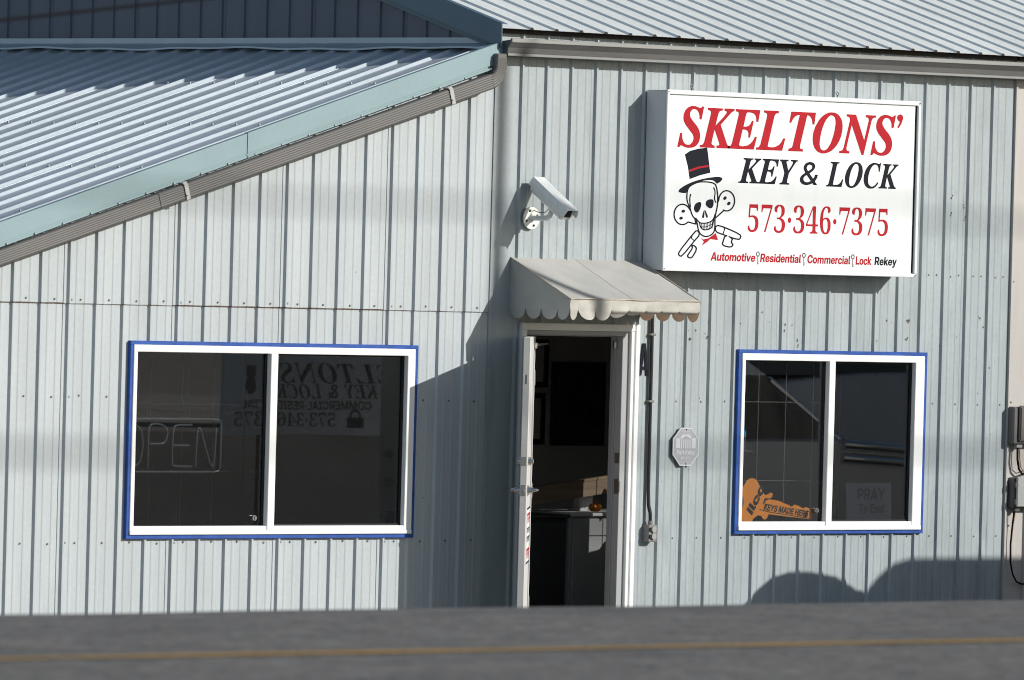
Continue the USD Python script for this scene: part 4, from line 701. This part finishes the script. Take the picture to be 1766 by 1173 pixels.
keys_body = unary_union([ell(135, 793, 49, 60), ell(398, 712, 47, 60), P_([(165, 745), (205, 800), (215, 850), (160, 835)]), P_([(352, 705), (380, 770), (330, 815), (325, 770)]),
    P_(smooth_([(333, 856), (380, 868), (478, 912), (484, 930), (468, 946), (375, 912), (330, 896)], True, 1)), P_(smooth_([(390, 915), (376, 958), (372, 970), (386, 982), (424, 989), (438, 974), (424, 960), (434, 936)], True, 1)),
    P_(smooth_([(222, 884), (194, 914), (112, 1018), (114, 1036), (132, 1042), (205, 950), (240, 912)], True, 1)), P_(smooth_([(186, 975), (198, 990), (170, 1030), (164, 1042), (180, 1053), (196, 1044), (221, 998), (206, 978)], True, 1))]).buffer(0)
ink = [keys_body.buffer(4.6).difference(keys_body.buffer(-3.8)).difference(sk), L_(np.vstack([skull, skull[:1]])).buffer(4.0)]
ink += [L_([(380, 866), (386, 880), (376, 912)]).buffer(3), L_([(194, 914), (188, 934), (206, 950)]).buffer(3)]
ink += [ell(140, 774, 11, 9, -20), ell(127, 815, 11, 9, -20), ell(388, 696, 12, 9, -50), ell(411, 728, 12, 9, -50)]
ink += [P_(smooth_(q)) for q in ([(202, 752), (213, 726), (245, 715), (247, 745), (232, 778), (218, 784), (206, 772)], [(271, 730), (280, 706), (317, 700), (322, 726), (315, 752), (300, 759), (280, 747)],
     [(266, 760), (256, 785), (250, 812), (262, 818), (266, 790)], [(268, 760), (277, 783), (288, 806), (279, 817), (270, 795)])]
ink += [outline(q, 3.6, False) for q in ([(184, 674), (177, 700), (182, 748)], [(321, 634), (331, 660), (323, 700), (334, 722)], [(214, 815), (236, 843), (264, 847), (298, 840), (320, 822), (329, 792)], [(236, 843), (243, 872), (262, 886), (288, 884), (314, 868), (320, 824)])]
ink += [L_([(241, 866), (270, 868), (317, 850)]).buffer(2.2)] + [L_([(x, 846 - (x-270)**2*.006), (x+2, 884 - abs(x-272)*.22)]).buffer(1.7) for x in range(248, 318, 9)]
hat = unary_union([crown.difference(band), brim])
part(SG, 'skull_logo', pl(LM(unary_union([i.difference(hat) for i in ink]).simplify(.5))), 'print_black')
part(SG, 'logo_hat', MB().plate(LM(hat), wm, .0009), 'print_black'); part(SG, 'logo_hat_band', pl(LM(band)), 'print_red')
part(SG, 'logo_bow_tie', pl(LM(P_([(243, 932), (258, 942), (290, 935), (333, 904), (346, 946), (300, 940), (284, 955), (249, 979), (262, 955)]))), 'print_red')
for x in (1.72, 3.13):                                             # lifting eyes on top
    m = trimesh.creation.torus(.013, .0035, 14, 6); m.apply_transform(trimesh.transformations.rotation_matrix(1.2, [1, 0, 0])); m.apply_translation((x, -.12, sz1+.03)); part(SG, 'lifting_eye', MB().tm(m).box(x-.003, x+.003, -.123, -.117, sz1-.004, sz1+.018), 'dark_steel', smooth=40)
sp = [(sx0+.012, -SD-.004, sz1-.014), (sx1-.012, -SD-.010, sz1-.014), (sx0+.012, -SD-.004, sz0+.014), (sx1-.014, -SD-.010, sz0+.012)]
for q in sp: part(SG, 'screw', hexes([q], .006, .003), 'screw')
for z0 in (sz0+.2, sz1-.26): part(SG, 'mounting_bar', MB().box(sx0+.2, sx1-.2, -.0198, -.0185, z0, z0+.06), 'dark_steel')

# ------------------------------------------------------------------ security camera
SC = thing('security_camera', 'white bullet security camera on a curved arm above the awning', 'security camera', (0.347, -0.02, 2.808))
def cyl(r, h, c, axis, n=24):
    m = trimesh.creation.cylinder(r, h, sections=n); m.apply_transform(trimesh.geometry.align_vectors([0, 0, 1], axis)); m.apply_translation(c); return m
pc = np.array([0.347, -0.024, 2.808])
pp = part(SC, 'mounting_plate', MB().tm(cyl(.074, .010, pc, [0, 1, 0], 36)), 'camera_plate', smooth=35)
for a in (20, 110, 200, 290): part(pp, 'bolt', MB().tm(cyl(.0085, .006, pc + [.052*math.cos(math.radians(a)), -.007, .052*math.sin(math.radians(a))], [0, 1, 0], 8)), 'rubber')
arm = [pc + [0, -.004, 0], pc + [0, -.10, .0], pc + [0, -.150, .003], pc + [0, -.178, .018], pc + [0, -.190, .045], pc + [0, -.192, .085]]
part(SC, 'arm', MB().tm(cyl(.026, .014, pc + [0, -.010, 0], [0, 1, 0])).tube(arm, .0175, 14), 'camera_shell', smooth=40)
A_ = np.array([.352, -.060, 3.035]); B_ = np.array([.352, -.365, 2.838]); d_ = (B_-A_)/np.linalg.norm(B_-A_); s_ = np.array([1.0, 0, 0]); n_ = np.cross(s_, d_); n_ = -n_ if n_[2] < 0 else n_
sec = [(-.058, -.030), (-.058, .016), (-.046, .047), (.046, .047), (.058, .016), (.058, -.030), (.040, -.050), (-.040, -.050)]
part(SC, 'housing', MB().sweep([(a*.94, b*.94-.001) for a, b in sec], [A_ + d_*.012, B_ - d_*.012], [(s_, n_)]*2), 'camera_shell')
vis = [(-.061, -.010), (-.061, .018), (-.048, .051), (.048, .051), (.061, .018), (.061, -.010), (.058, -.010), (.058, .016), (.0465, .0475), (-.0465, .0475), (-.058, .016), (-.058, -.010)]
part(SC, 'sun_shield', MB().sweep(vis, [A_ - d_*.008, B_ + d_*.032], [(s_, n_)]*2), 'camera_shell')
part(SC, 'front_ring', MB().sweep([(a*.90, b*.90-.001) for a, b in sec], [B_ - d_*.0118, B_ - d_*.004], [(s_, n_)]*2), 'camera_shell')
part(SC, 'lens_window', MB().sweep([(-.036, -.026), (-.036, .030), (.036, .030), (.036, -.026)], [B_ - d_*.0038, B_ - d_*.002], [(s_, n_)]*2), 'lens')
part(SC, 'rear_cap', MB().sweep([(a*.86, b*.86) for a, b in sec], [A_ - d_*.002, A_ + d_*.0118], [(s_, n_)]*2), 'dark_steel')
part(SC, 'pivot', MB().tm(cyl(.020, .045, pc + [0, -.192, .10], [1, 0, 0], 16)).tm(cyl(.008, .07, pc + [0, -.192, .10], [1, 0, 0], 8)), 'dark_steel', smooth=35)
part(SC, 'wire', MB().tube([pc + [.012, -.008, .052], pc + [.012, -.06, .038], pc + [.008, -.12, .038], pc + [.0, -.165, .065], pc + [0, -.175, .10]], .0032, 6), 'dark_steel', smooth=True)

# ------------------------------------------------------------------ small things on the wall
OC = thing('alarm_plaque', 'small silver octagonal security plaque screwed to the wall', 'plaque', (1.85, -.024, 1.294))
oc = lambda r: P_([(1.849 + r*1.0*math.cos(math.radians(22.5+45*k))/math.cos(math.radians(22.5)), 1.294 + r*1.05*math.sin(math.radians(22.5+45*k))/math.cos(math.radians(22.5))) for k in range(8)])
part(OC, 'board', MB().plate(oc(.123), wallmap(-.0185), .006), 'plaque'); part(OC, 'rim', MB().plate(oc(.123).difference(oc(.115)), wallmap(-.0246), .0012), 'print_pale')
cols = [sg.box(1.756, 1.285, 1.795, 1.352), sg.box(1.905, 1.285, 1.944, 1.352), P_([(1.79, 1.352), (1.82, 1.378), (1.88, 1.378), (1.91, 1.352), (1.885, 1.352), (1.85, 1.370), (1.815, 1.352)])] + [sg.box(x, 1.285, x+.010, 1.345) for x in (1.803, 1.823, 1.843, 1.863, 1.883)]
part(OC, 'emblem', MB().plate(unary_union(cols), wallmap(-.0247), .0006), 'print_pale')
part(OC, 'lettering', MB().plate(unary_union([letters('s', 'Fort Knox', .030, .170, 1.765, 1.242, embolden=10), letters('s', 'SECURITY', .014, .09, 1.805, 1.213), letters('s', 'SECURITY', .010, .07, 1.815, 1.394)]), wallmap(-.0247), .0006), 'print_pale')
for z in (1.411, 1.178): part(OC, 'screw', hexes([(1.852, -.0246, z)], .006, .003), 'rubber')
Aa = P_([(1.403, 1.772), (1.432, 1.990), (1.462, 1.990), (1.490, 1.772), (1.466, 1.772), (1.4615, 1.812), (1.4320, 1.812), (1.427, 1.772)]).difference(P_([(1.4345, 1.834), (1.4595, 1.834), (1.447, 1.945)]))
mb = MB().plate(Aa, wallmap(-.0045), .005); solo('unit_letter', mb, 'print_black', 'narrow black capital letter A fixed beside the door frame', 'letter')
CO = thing('conduit', 'dark conduit pipe running down the wall right of the door', 'conduit', (1.515, -.02, 1.4))
part(CO, 'pipe', MB().tube([[1.505, -.020, 2.40], [1.507, -.020, 1.6], [1.509, -.020, 1.0], [1.512, -.024, .90], [1.520, -.034, .845], [1.522, -.036, .77]], .0125, 12), 'conduit', smooth=40)
for z in (1.60, 2.05): part(CO, 'clip', MB().box(1.507-.026, 1.507+.026, -.035, -.001, z-.008, z+.008, .004), 'box_taupe')
OU = thing('outlet_box', 'small grey weatherproof outlet box at foot of the conduit', 'outlet box', (1.535, -.04, .71))
part(OU, 'box', MB().box(1.485, 1.566, -.060, -.003, .652, .768, .004), 'box_taupe')
for z in (.738, .690):
    cv = part(OU, 'cover', MB().tm(cyl(.021, .014, [1.526, -.066, z], [0, 1, 0], 18)), 'box_grey', smooth=35); part(cv, 'hinge_pin', MB().box(1.490, 1.508, -.070, -.060, z-.012, z+.012, .002), 'rubber')
part(OU, 'collar', MB().tm(cyl(.018, .03, [1.522, -.036, .78], [0, 0, 1], 12)), 'box_taupe', smooth=35)

U1B = thing('utility_box', 'dark brown ribbed utility box on the beige wall, upper one', 'utility box', (5.14, -.05, 1.46))
part(U1B, 'housing', MB().box(5.045, 5.30, -.075, -.004, 1.325, 1.590, .010), 'box_brown')
mb = MB().box(5.09, 5.31, -.094, -.075, 1.345, 1.600, .008)
for k in range(4): mb.box(5.10+k*.05, 5.115+k*.05, -.099, -.094, 1.36, 1.585, .002)
part(U1B, 'cover', mb, 'box_brown'); part(U1B, 'gland', MB().box(5.10, 5.16, -.06, -.03, 1.30, 1.326, .004), 'box_grey')
part(U1B, 'cable', MB().tube([[5.125, -.045, 1.31], [5.122, -.05, 1.22], [5.14, -.05, 1.15], [5.18, -.045, 1.115], [5.26, -.03, 1.13], [5.34, -.02, 1.18]], .0085, 8), 'cable', smooth=True)
part(U1B, 'ground_wire', MB().tube([[5.145, -.045, 1.31], [5.143, -.05, 1.24], [5.155, -.05, 1.17], [5.19, -.04, 1.14], [5.30, -.02, 1.16]], .004, 6), 'cable_copper', smooth=True)
U2B = thing('utility_box', 'light grey utility box below the dark ribbed one', 'utility box', (5.17, -.05, .98))
part(U2B, 'housing', MB().box(5.075, 5.31, -.068, -.004, .875, 1.092, .008), 'box_brown'); part(U2B, 'cover', MB().box(5.09, 5.32, -.088, -.068, .885, 1.098, .006), 'box_grey')
for z0 in (.90, 1.02): part(U2B, 'hinge', MB().box(5.078, 5.0895, -.084, -.068, z0, z0+.04, .002), 'dark_steel')
part(U2B, 'gland', MB().box(5.10, 5.15, -.06, -.03, .850, .876, .004), 'dark_steel')
part(U2B, 'cable', MB().tube([[5.108, -.045, .86], [5.098, -.04, .75], [5.090, -.035, .62], [5.098, -.03, .50], [5.125, -.03, .41], [5.17, -.028, .355], [5.23, -.025, .338], [5.32, -.02, .345]], .0065, 8), 'cable', smooth=True)
part(U2B, 'ground_wire', MB().tube([[5.122, -.045, .86], [5.112, -.035, .75], [5.103, -.03, .62], [5.110, -.027, .51]], .0035, 6), 'cable_copper', smooth=True)

# service wire crossing in front of the gable
solo("overhead_wire", MB().tube([[x, -14.0, 3.421 + .1228*(x+15.97)] for x in np.linspace(-26, 14, 20)], .0075, 6), "cable", "thin black overhead wire slanting up across the dark gable", "wire", smooth=True)

# ------------------------------------------------------------------ inside, seen through door and panes
def deep(xe, ze, q): return xe + (xe+36.72)/38.81*q, ze + (ze-2.509)/38.81*q
NE = thing('open_sign', 'unlit OPEN tube sign behind left pane of the wide window', 'tube sign', (-2.65, .15, 1.28))
nx_ = lambda a: -3.1235 + .0009675*a
nz_ = lambda b: 2.0149 - .0007286*b
NY = .135
def ntube(pts, r=.0072, y=NY): return MB().tube([[nx_(a), y, nz_(b)] for a, b in smooth_(pts, False, 2)], r, 8)
rect = [(60, 775), (890, 775), (935, 790), (940, 840), (938, 1190), (925, 1232), (880, 1240), (60, 1240), (20, 1225), (10, 1180), (10, 830), (25, 790), (62, 775)]
part(NE, 'border_tube', MB().tube([[nx_(a), NY-.004, nz_(b)] for a, b in rect], .008, 8), 'tube_glass', smooth=40)
for nm_, pts in (('letter_tube', [(165, 830), (95, 850), (70, 1000), (95, 1170), (165, 1195), (235, 1170), (262, 1000), (235, 850), (168, 830)]),
                 ('letter_tube', [(303, 1195), (303, 1000), (303, 850), (325, 822), (400, 820), (462, 850), (472, 910), (455, 970), (430, 995), (315, 995)]),
                 ('letter_tube', [(685, 828), (545, 828), (522, 850), (515, 1000), (515, 1170), (535, 1192), (690, 1192)]), ('letter_tube', [(530, 1008), (665, 1008)]),
                 ('letter_tube', [(722, 1195), (730, 900), (740, 850), (760, 855), (800, 1000), (860, 1190), (885, 1190), (893, 1000), (900, 850)])):
    part(NE, nm_, ntube(pts), 'tube_glass', smooth=40)
part(NE, 'backing_frame', MB().box(nx_(5), nx_(945), NY+.010, NY+.016, nz_(790), nz_(770)).box(nx_(5), nx_(945), NY+.010, NY+.016, nz_(1245), nz_(1222)).box(nx_(5), nx_(25), NY+.010, NY+.016, nz_(1222), nz_(790)).box(nx_(925), nx_(945), NY+.010, NY+.016, nz_(1222), nz_(790)), 'dark_thing')
part(NE, 'hanger', MB().tube([[nx_(690), NY+.012, nz_(775)], [nx_(655), NY+.012, nz_(640)], [nx_(650), NY+.012, 1.95]], .002, 5).tube([[nx_(300), NY+.012, nz_(775)], [nx_(320), NY+.012, 1.95]], .002, 5), 'dark_steel')
# orange cut-out key sign
kx = lambda a, b, y=.060: (2.33711 + .0007248*a + 1.98e-5*b, 1.25804 - 5e-7*a - .0005085*b)
KM = lambda s: affinity.affine_transform(s, [.0007248, 1.98e-5, -5e-7, -.0005085, 2.33711, 1.25804])
key = P_([(40, 540), (80, 505), (145, 492), (200, 475), (230, 432), (262, 380), (300, 354), (350, 351), (392, 380), (430, 450), (470, 540), (508, 578), (545, 566), (570, 548), (605, 550), (600, 600), (580, 618), (545, 632), (690, 655), (740, 680), (765, 692), (825, 712), (860, 738), (900, 705), (950, 722), (1010, 757), (1060, 740), (1120, 770), (1152, 822), (1120, 908), (1000, 892), (550, 836), (530, 886), (505, 910), (475, 900), (450, 858), (405, 850), (360, 880), (320, 938), (270, 1010), (150, 1040), (60, 1000), (20, 760)])
KS = thing('key_sign', 'orange key-shaped cut-out sign in bottom left of smaller window', 'shop sign', (2.8, .06, .95))
kmap = wallmap(.064)
part(KS, 'board', MB().plate(KM(key), kmap, .004), 'key_orange')
ilco = affinity.translate(affinity.rotate(affinity.scale(letters('s', 'ilco', 95, 430, 0, 0, .18, 10, embolden=30), 1, -1, origin=(0, 0)), -64, origin=(0, 0)), 322, 852)
edge = unary_union([P_([(498, 618), (560, 622), (562, 634), (510, 650), (498, 690), (470, 700)]), L_([(430, 772), (560, 806), (1090, 893)]).buffer(5), L_([(520, 700), (480, 790)]).buffer(5)])
kmh = affinity.translate(affinity.rotate(affinity.scale(letters('s', 'KEYS MADE HERE', 82, 610, 0, 0, .12, 0, embolden=22), 1, -1, origin=(0, 0)), 9.5, origin=(0, 0)), 480, 775)
kfm = wallmap(.0599)
part(KS, 'grey_disc', MB().plate(KM(ell(160, 665, 60, 84)), wallmap(.0598), .0006), 'print_grey'); part(KS, 'lettering', MB().plate(KM(unary_union([ilco, kmh])), kfm, .0006), 'print_black'); [part(KS, 'border', MB().plate(KM(g), kfm, .0005), 'print_black') for g in getattr(edge, 'geoms', [edge])]
# paper notice in the right pane
PR = thing('paper_notice', 'printed paper notice, shade put into its grey, in the right pane of smaller window', 'notice', (3.7, .06, .9))
PMp = lambda s: affinity.affine_transform(s, [.0007428, 2.03e-5, -6e-7, -.0005147, 3.3292, 1.26144])
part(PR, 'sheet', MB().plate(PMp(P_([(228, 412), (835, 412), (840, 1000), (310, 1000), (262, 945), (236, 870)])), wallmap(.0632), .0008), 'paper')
part(PR, 'lettering', MB().plate(unary_union([letters('s', 'PRAY', .081, .270, 3.629, .929), letters('s', 'To End', .062, .250, 3.640, .840)]), wallmap(.0619), .0006), 'print_black')
BT = thing('spray_can', 'small spray can with bright blue cap behind the smaller window', 'spray can', (2.55, .13, 1.36))
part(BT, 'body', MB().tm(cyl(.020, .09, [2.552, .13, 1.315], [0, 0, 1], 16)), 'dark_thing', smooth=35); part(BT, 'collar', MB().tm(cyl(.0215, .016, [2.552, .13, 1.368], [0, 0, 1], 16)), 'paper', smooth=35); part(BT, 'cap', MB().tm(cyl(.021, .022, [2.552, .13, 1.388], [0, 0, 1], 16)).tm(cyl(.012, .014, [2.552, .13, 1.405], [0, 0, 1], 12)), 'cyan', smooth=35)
SHF = thing('wall_shelf', 'narrow dark shelf carrying the spray can behind the smaller window', 'shelf', (2.5, .14, 1.26))
part(SHF, 'board', MB().box(2.36, 2.62, .10, .20, 1.255, 1.2695, .002), 'dark_thing'); part(SHF, 'bracket', MB().box(2.45, 2.46, .116, .19, 1.18, 1.254), 'dark_steel')
# counter and cabinet behind the door
CB = thing('cabinet', 'pale grey cabinet with white top seen through the doorway', 'cabinet', (2.1, 1.2, 0))
part(CB, 'carcass', MB().box(1.680, 2.60, .905, 1.50, 0.0, .786, .003), 'cabinet'); part(CB, 'door_panel', MB().box(1.70, 2.14, .888, .904, .06, .77, .003), 'cabinet'); part(CB, 'door_panel', MB().box(2.15, 2.58, .888, .904, .06, .77, .003), 'cabinet')
part(CB, 'worktop', MB().box(1.665, 2.62, .870, 1.52, .787, .810, .003), 'countertop'); part(CB, 'pull', MB().tube([[2.10, .888, .62], [2.10, .870, .62], [2.10, .870, .70], [2.10, .888, .70]], .004, 6), 'steel')
DK = thing('counter', 'black counter left of the pale cabinet inside the doorway', 'counter', (1.2, 1.2, 0))
part(DK, 'carcass', MB().box(.50, 1.655, .915, 1.50, 0.0, .775, .003), 'dark_thing'); part(DK, 'worktop', MB().box(.48, 1.66, .88, 1.52, .776, .799, .003), 'dark_thing')
for k in range(3): part(DK, 'drawer_front', MB().box(.52+k*.38, .88+k*.38, .898, .9145, .10, .75, .003), 'dark_thing')
PLK = thing('wood_plank', 'long unpainted wood plank lying across counter inside the doorway', 'plank', (1.6, .93, .87))
def plank(x0, x1, z0, sl, h, y0, y1): return [[x, y, z0 + sl*(x-x0) + d] for x in (x0, x1) for y in (y0, y1) for d in (0, h)]
part(PLK, 'board', MB().hull(plank(.85, 2.45, .742+.06, .118, .105, .93, .968)), 'wood'); part(PLK, 'board', MB().hull(plank(.85, 2.45, .742+.168, .112, .018, .925, .97)), 'wood', label='thin batten on top of the plank')
PM_ = thing('small_pumpkin', 'small ribbed orange pumpkin on the white cabinet top', 'pumpkin', (2.0, .99, .81))
V = []; 
for i in range(13):
    ph_ = -math.pi/2 + math.pi*i/12
    for j in range(40):
        t = 2*math.pi*j/40; r = .046*math.cos(ph_)*(1 - .10*abs(math.sin(4*t))); V.append([2.000+r*math.cos(t), .995+r*math.sin(t), .842 + .032*math.sin(ph_)*(1-.15*math.exp(-(r/.012)**2))])
f = [[i*40+j, i*40+(j+1) % 40, (i+1)*40+(j+1) % 40, (i+1)*40+j] for i in range(12) for j in range(40)]
part(PM_, 'skin', MB().add(V, f), 'orange', smooth=True); part(PM_, 'stem', MB().tube([[2.0, .995, .868], [2.003, .995, .885], [2.010, .995, .892]], [.006, .004, .005], 6), 'wood')
TM = thing('card_terminal', 'white upright card terminal behind the plank on the counter', 'terminal', (2.09, 1.2, .81))
part(TM, 'body', MB().box(2.02, 2.15, 1.16, 1.24, .811, 1.005, .012), 'countertop'); part(TM, 'screen', MB().box(2.03, 2.14, 1.155, 1.1595, .955, .985), 'lens'); part(TM, 'base', MB().box(2.00, 2.17, 1.14, 1.27, .8105, .83, .004), 'countertop')
for i, (x0, x1, z0, z1, lab) in enumerate(((4.43, 4.97, 1.175, 1.79, 'large dark framed picture on the back wall behind the doorway'), (4.02, 4.38, 1.60, 1.95, 'upper small framed certificate left of the large dark picture'), (4.00, 4.36, 1.18, 1.56, 'lower small framed certificate left of the large dark picture'))):
    pt = thing('framed_picture', lab, 'picture', ((x0+x1)/2, 3.98, (z0+z1)/2))
    part(pt, 'frame', MB().box(x0, x1, 3.965, 3.995, z0, z0+.04, .004).box(x0, x1, 3.965, 3.995, z1-.04, z1, .004).box(x0, x0+.04, 3.965, 3.995, z0+.04, z1-.04, .004).box(x1-.04, x1, 3.965, 3.995, z0+.04, z1-.04, .004), 'dark_thing')
    part(pt, 'print', MB().box(x0+.04, x1-.04, 3.98, 3.992, z0+.04, z1-.04), 'picture' if i == 0 else 'inside_wall')

# ------------------------------------------------------------------ across the lot, seen mirrored in the panes
RS = thing('roadside_sign', 'white two-post shop sign facing the wall, mirrored in the wide window', 'shop sign', (6.0, -8, 0))
rx0, rx1, rz0, rz1, ry = 4.78, 7.22, 1.12, 2.10, -8.0
part(RS, 'panel', MB().box(rx0, rx1, ry-.02, ry+.02, rz0, rz1, .004), 'sign_face')
rmap = lambda a, b, h: np.column_stack([rx1 - a, np.full(len(a), ry+.0202) + h, b])
tt = letters('i', "SKELTONS'", .152, 1.66, .27, 1.527); t2 = letters('i', 'KEY', .108, .37, .82, 1.408); t3 = letters('s', '&', .108, .11, 1.24, 1.408); t4 = letters('i', 'LOCK', .108, .50, 1.41, 1.408)
t5 = letters('s', 'COMMERCIAL-RESIDENTIAL', .068, 1.36, .89, 1.318, .1); t6 = letters('d', '573*346*7375', .105, 1.06, 1.26, 1.185, embolden=-4)
part(RS, 'lettering', MB().plate(unary_union([tt, t2, t3, t4, t5]), rmap, .001), 'print_muted'); part(RS, 'phone_number', MB().plate(t6, rmap, .001), 'print_muted'); part(RS, 'logo', MB().plate(unary_union([ell(2.17, 1.50, .055, .075), sg.box(2.12, 1.57, 2.22, 1.66)]), rmap, .001), 'print_muted')
part(RS, 'lock_mark', MB().plate(unary_union([sg.box(.97, 1.18, 1.14, 1.26), sg.Point(1.055, 1.265).buffer(.06).difference(sg.Point(1.055, 1.265).buffer(.038))]), rmap, .001), 'print_grey')
part(RS, 'post', MB().box(rx1-.20, rx1-.15, ry-.07, ry-.021, -.15, 2.12, .004), 'dark_steel'); part(RS, 'post', MB().box(rx1-.57, rx1-.52, ry-.07, ry-.021, -.15, 2.12, .004), 'dark_steel')

def vehicle(name, label, x0, L, y0, W, H, hood, paint, cab):
    """x0 rear, bonnet towards +x; cab = (rear roof, front roof, screen base) as fractions of L"""
    zb = -.12; t = thing(name, label, 'car', (x0+L/2, y0-W/2, zb))
    prof = [(0.02, .42), (0.0, .70), (0.015, .98), (.06, hood*.97), (cab[2]+.02, hood*1.0), (.90, hood*.93), (.975, hood*.82), (1.0, .62), (.99, .40), (.93, .30), (.06, .30)]
    pr = smooth_([(a*L, b) for a, b in prof], True, 2)
    ins = lambda k: [(q[0], q[1]) for q in pr]
    mb = MB(); ctr = pr.mean(0); rings = []
    for w, s in ((0.0, .955), (.05, .985), (.16, 1.0), (W/2, 1.004), (W-.16, 1.0), (W-.05, .985), (W, .955)):
        p = ctr + (pr-ctr)*s; rings.append(np.column_stack([x0+p[:, 0], np.full(len(p), y0-w), zb+p[:, 1]]))
    n = len(pr); V = np.vstack(rings + [[rings[0].mean(0)], [rings[-1].mean(0)]]); f = []
    for i in range(6):
        for k in range(n): f += [[i*n+k, i*n+(k+1) % n, (i+1)*n+(k+1) % n], [i*n+k, (i+1)*n+(k+1) % n, (i+1)*n+k]]
    for k in range(n): f += [[7*n, (k+1) % n, k], [7*n+1, 6*n+k, 6*n+(k+1) % n]]
    body = part(t, 'body', mb.add(V, f), paint, smooth=35)
    a, b, c = [q*L for q in cab]; hb = hood*.985
    low = [(a-.28, hb), (c+.02, hb)]; top = [(a+.10, H-.02), (b, H-.03)]
    def ring(z, fr, x_a, x_b): return [[x0+x_a, y0-fr, zb+z], [x0+x_b, y0-fr, zb+z], [x0+x_b, y0-W+fr, zb+z], [x0+x_a, y0-W+fr, zb+z]]
    part(t, 'glasshouse', MB().hull(ring(hb-.04, .07, a-.28, c+.02) + ring(H-.24, .15, a-.10, b+.33) + ring(H-.09, .20, a+.2, b-.05)), 'car_glass')
    part(t, 'roof', MB().hull(ring(H-.21, .16, a-.10, b+.27) + ring(H-.11, .19, a+.06, b+.10) + ring(H-.035, .26, a+.28, b-.12) + ring(H, .45, a+.45, b-.32)), paint, smooth=30)
    for fr_, s in ((.07, 1), (W-.07, -1)): part(t, 'pillar', MB().tube([[x0+c+.03, y0-fr_, zb+hb-.03], [x0+b+.30, y0-fr_-s*.10, zb+H-.25]], .038, 10), 'chrome', smooth=40)
    for xw in (.19*L, .80*L):
        for yw, s in ((y0-.11, 1), (y0-W+.11, -1)):
            w = part(t, 'wheel', MB().tm(cyl(.33, .22, [x0+xw, yw, zb+.33], [0, 1, 0], 28)), 'tyre', smooth=35); part(w, 'rim', MB().tm(cyl(.21, .226, [x0+xw, yw, zb+.33], [0, 1, 0], 20)), 'steel', smooth=35)
    for yw in (y0-.28, y0-W+.28):
        part(t, 'headlight', MB().box(x0+L-.16, x0+L-.02, yw-.16, yw+.16, zb+hood*.70, zb+hood*.81, .03), 'tube_glass'); part(t, 'tail_light', MB().box(x0-.005, x0+.10, yw-.10, yw+.10, zb+.75, zb+hood*.93, .02), 'tail_red')
    part(t, 'front_bumper', MB().box(x0+L-.12, x0+L+.05, y0-W+.08, y0-.08, zb+.36, zb+.56, .05), 'car_dark'); part(t, 'rear_bumper', MB().box(x0-.06, x0+.10, y0-W+.08, y0-.08, zb+.38, zb+.58, .05), 'car_dark')
    for zt_, d_y in ((hood*.955, .0), (hood*.885, -.012)):
        part(t, 'trim_strip', MB().tube([[x0+c-.05, y0+.012+d_y, zb+zt_+.005], [x0+.80*L, y0+.012+d_y, zb+zt_-.02], [x0+.93*L, y0-.02+d_y, zb+zt_-.075]], .042, 12), 'chrome', smooth=40)  # chrome tubes added to draw bright glints along the bonnet edge
    return t
vehicle('parked_car', 'silver car beyond the right edge, mirrored in the smaller window', 3.50, 3.70, -2.40, 1.75, 2.07, 1.42, 'car_paint', (.24, .40, .66))
vehicle('parked_van', 'tall silver van farther right, only its shadow in view', 6.30, 5.2, -4.35, 1.9, 3.24, 1.9, 'car_paint', (.11, .62, .80))

# power line along the road: two poles far outside the frame carry the cables
for x, lab in ((-60, 'left wooden utility pole beside the road, outside the frame'), (60, 'right wooden utility pole beside the road, outside the frame')):
    pl_ = thing('utility_pole', lab, 'utility pole', (x, -21, .9))
    part(pl_, 'shaft', MB().tube([[x, -21, .6], [x, -21, 15.2]], [.17, .12], 12), 'pole_wood', smooth=40); part(pl_, 'crossarm', MB().box(x-.06, x+.06, -22.2, -19.6, 13.9, 14.05, .01), 'pole_wood')
    for y in (-22.0, -19.8): part(pl_, 'insulator', MB().tm(cyl(.04, .16, [x, y, 14.13], [0, 0, 1], 10)), 'box_brown', smooth=35)
    part(pl_, 'insulator', MB().tm(cyl(.05, .16, [x, -20.82, 13.1], [0, 1, 0], 10)), 'box_brown', smooth=35)
for y, z, r, lab in ((-19.8, 14.2, .02, 'upper power cable along the road, shadow band high on the wall'), (-20.75, 13.1, .028, 'thick lower cable along the road, shadow band at window height')):
    solo('power_cable', MB().tube([[-60+120*t, y, z - .9*4*t*(1-t)*.4] for t in np.linspace(0, 1, 24)], r, 6), 'cable', lab, 'cable', smooth=True)

# pole standing by the roadside sign, outside the frame: its shadow falls beside the door
PT = thing('wooden_pole', 'slim wooden pole behind the roadside sign, casting soft shade beside the door', 'utility pole', (5.71, -8.55, 0))
part(PT, 'shaft', MB().tube([[5.71, -8.55, -.3], [5.71, -8.55, 8.6]], [.06, .05], 14), 'pole_wood', smooth=40)
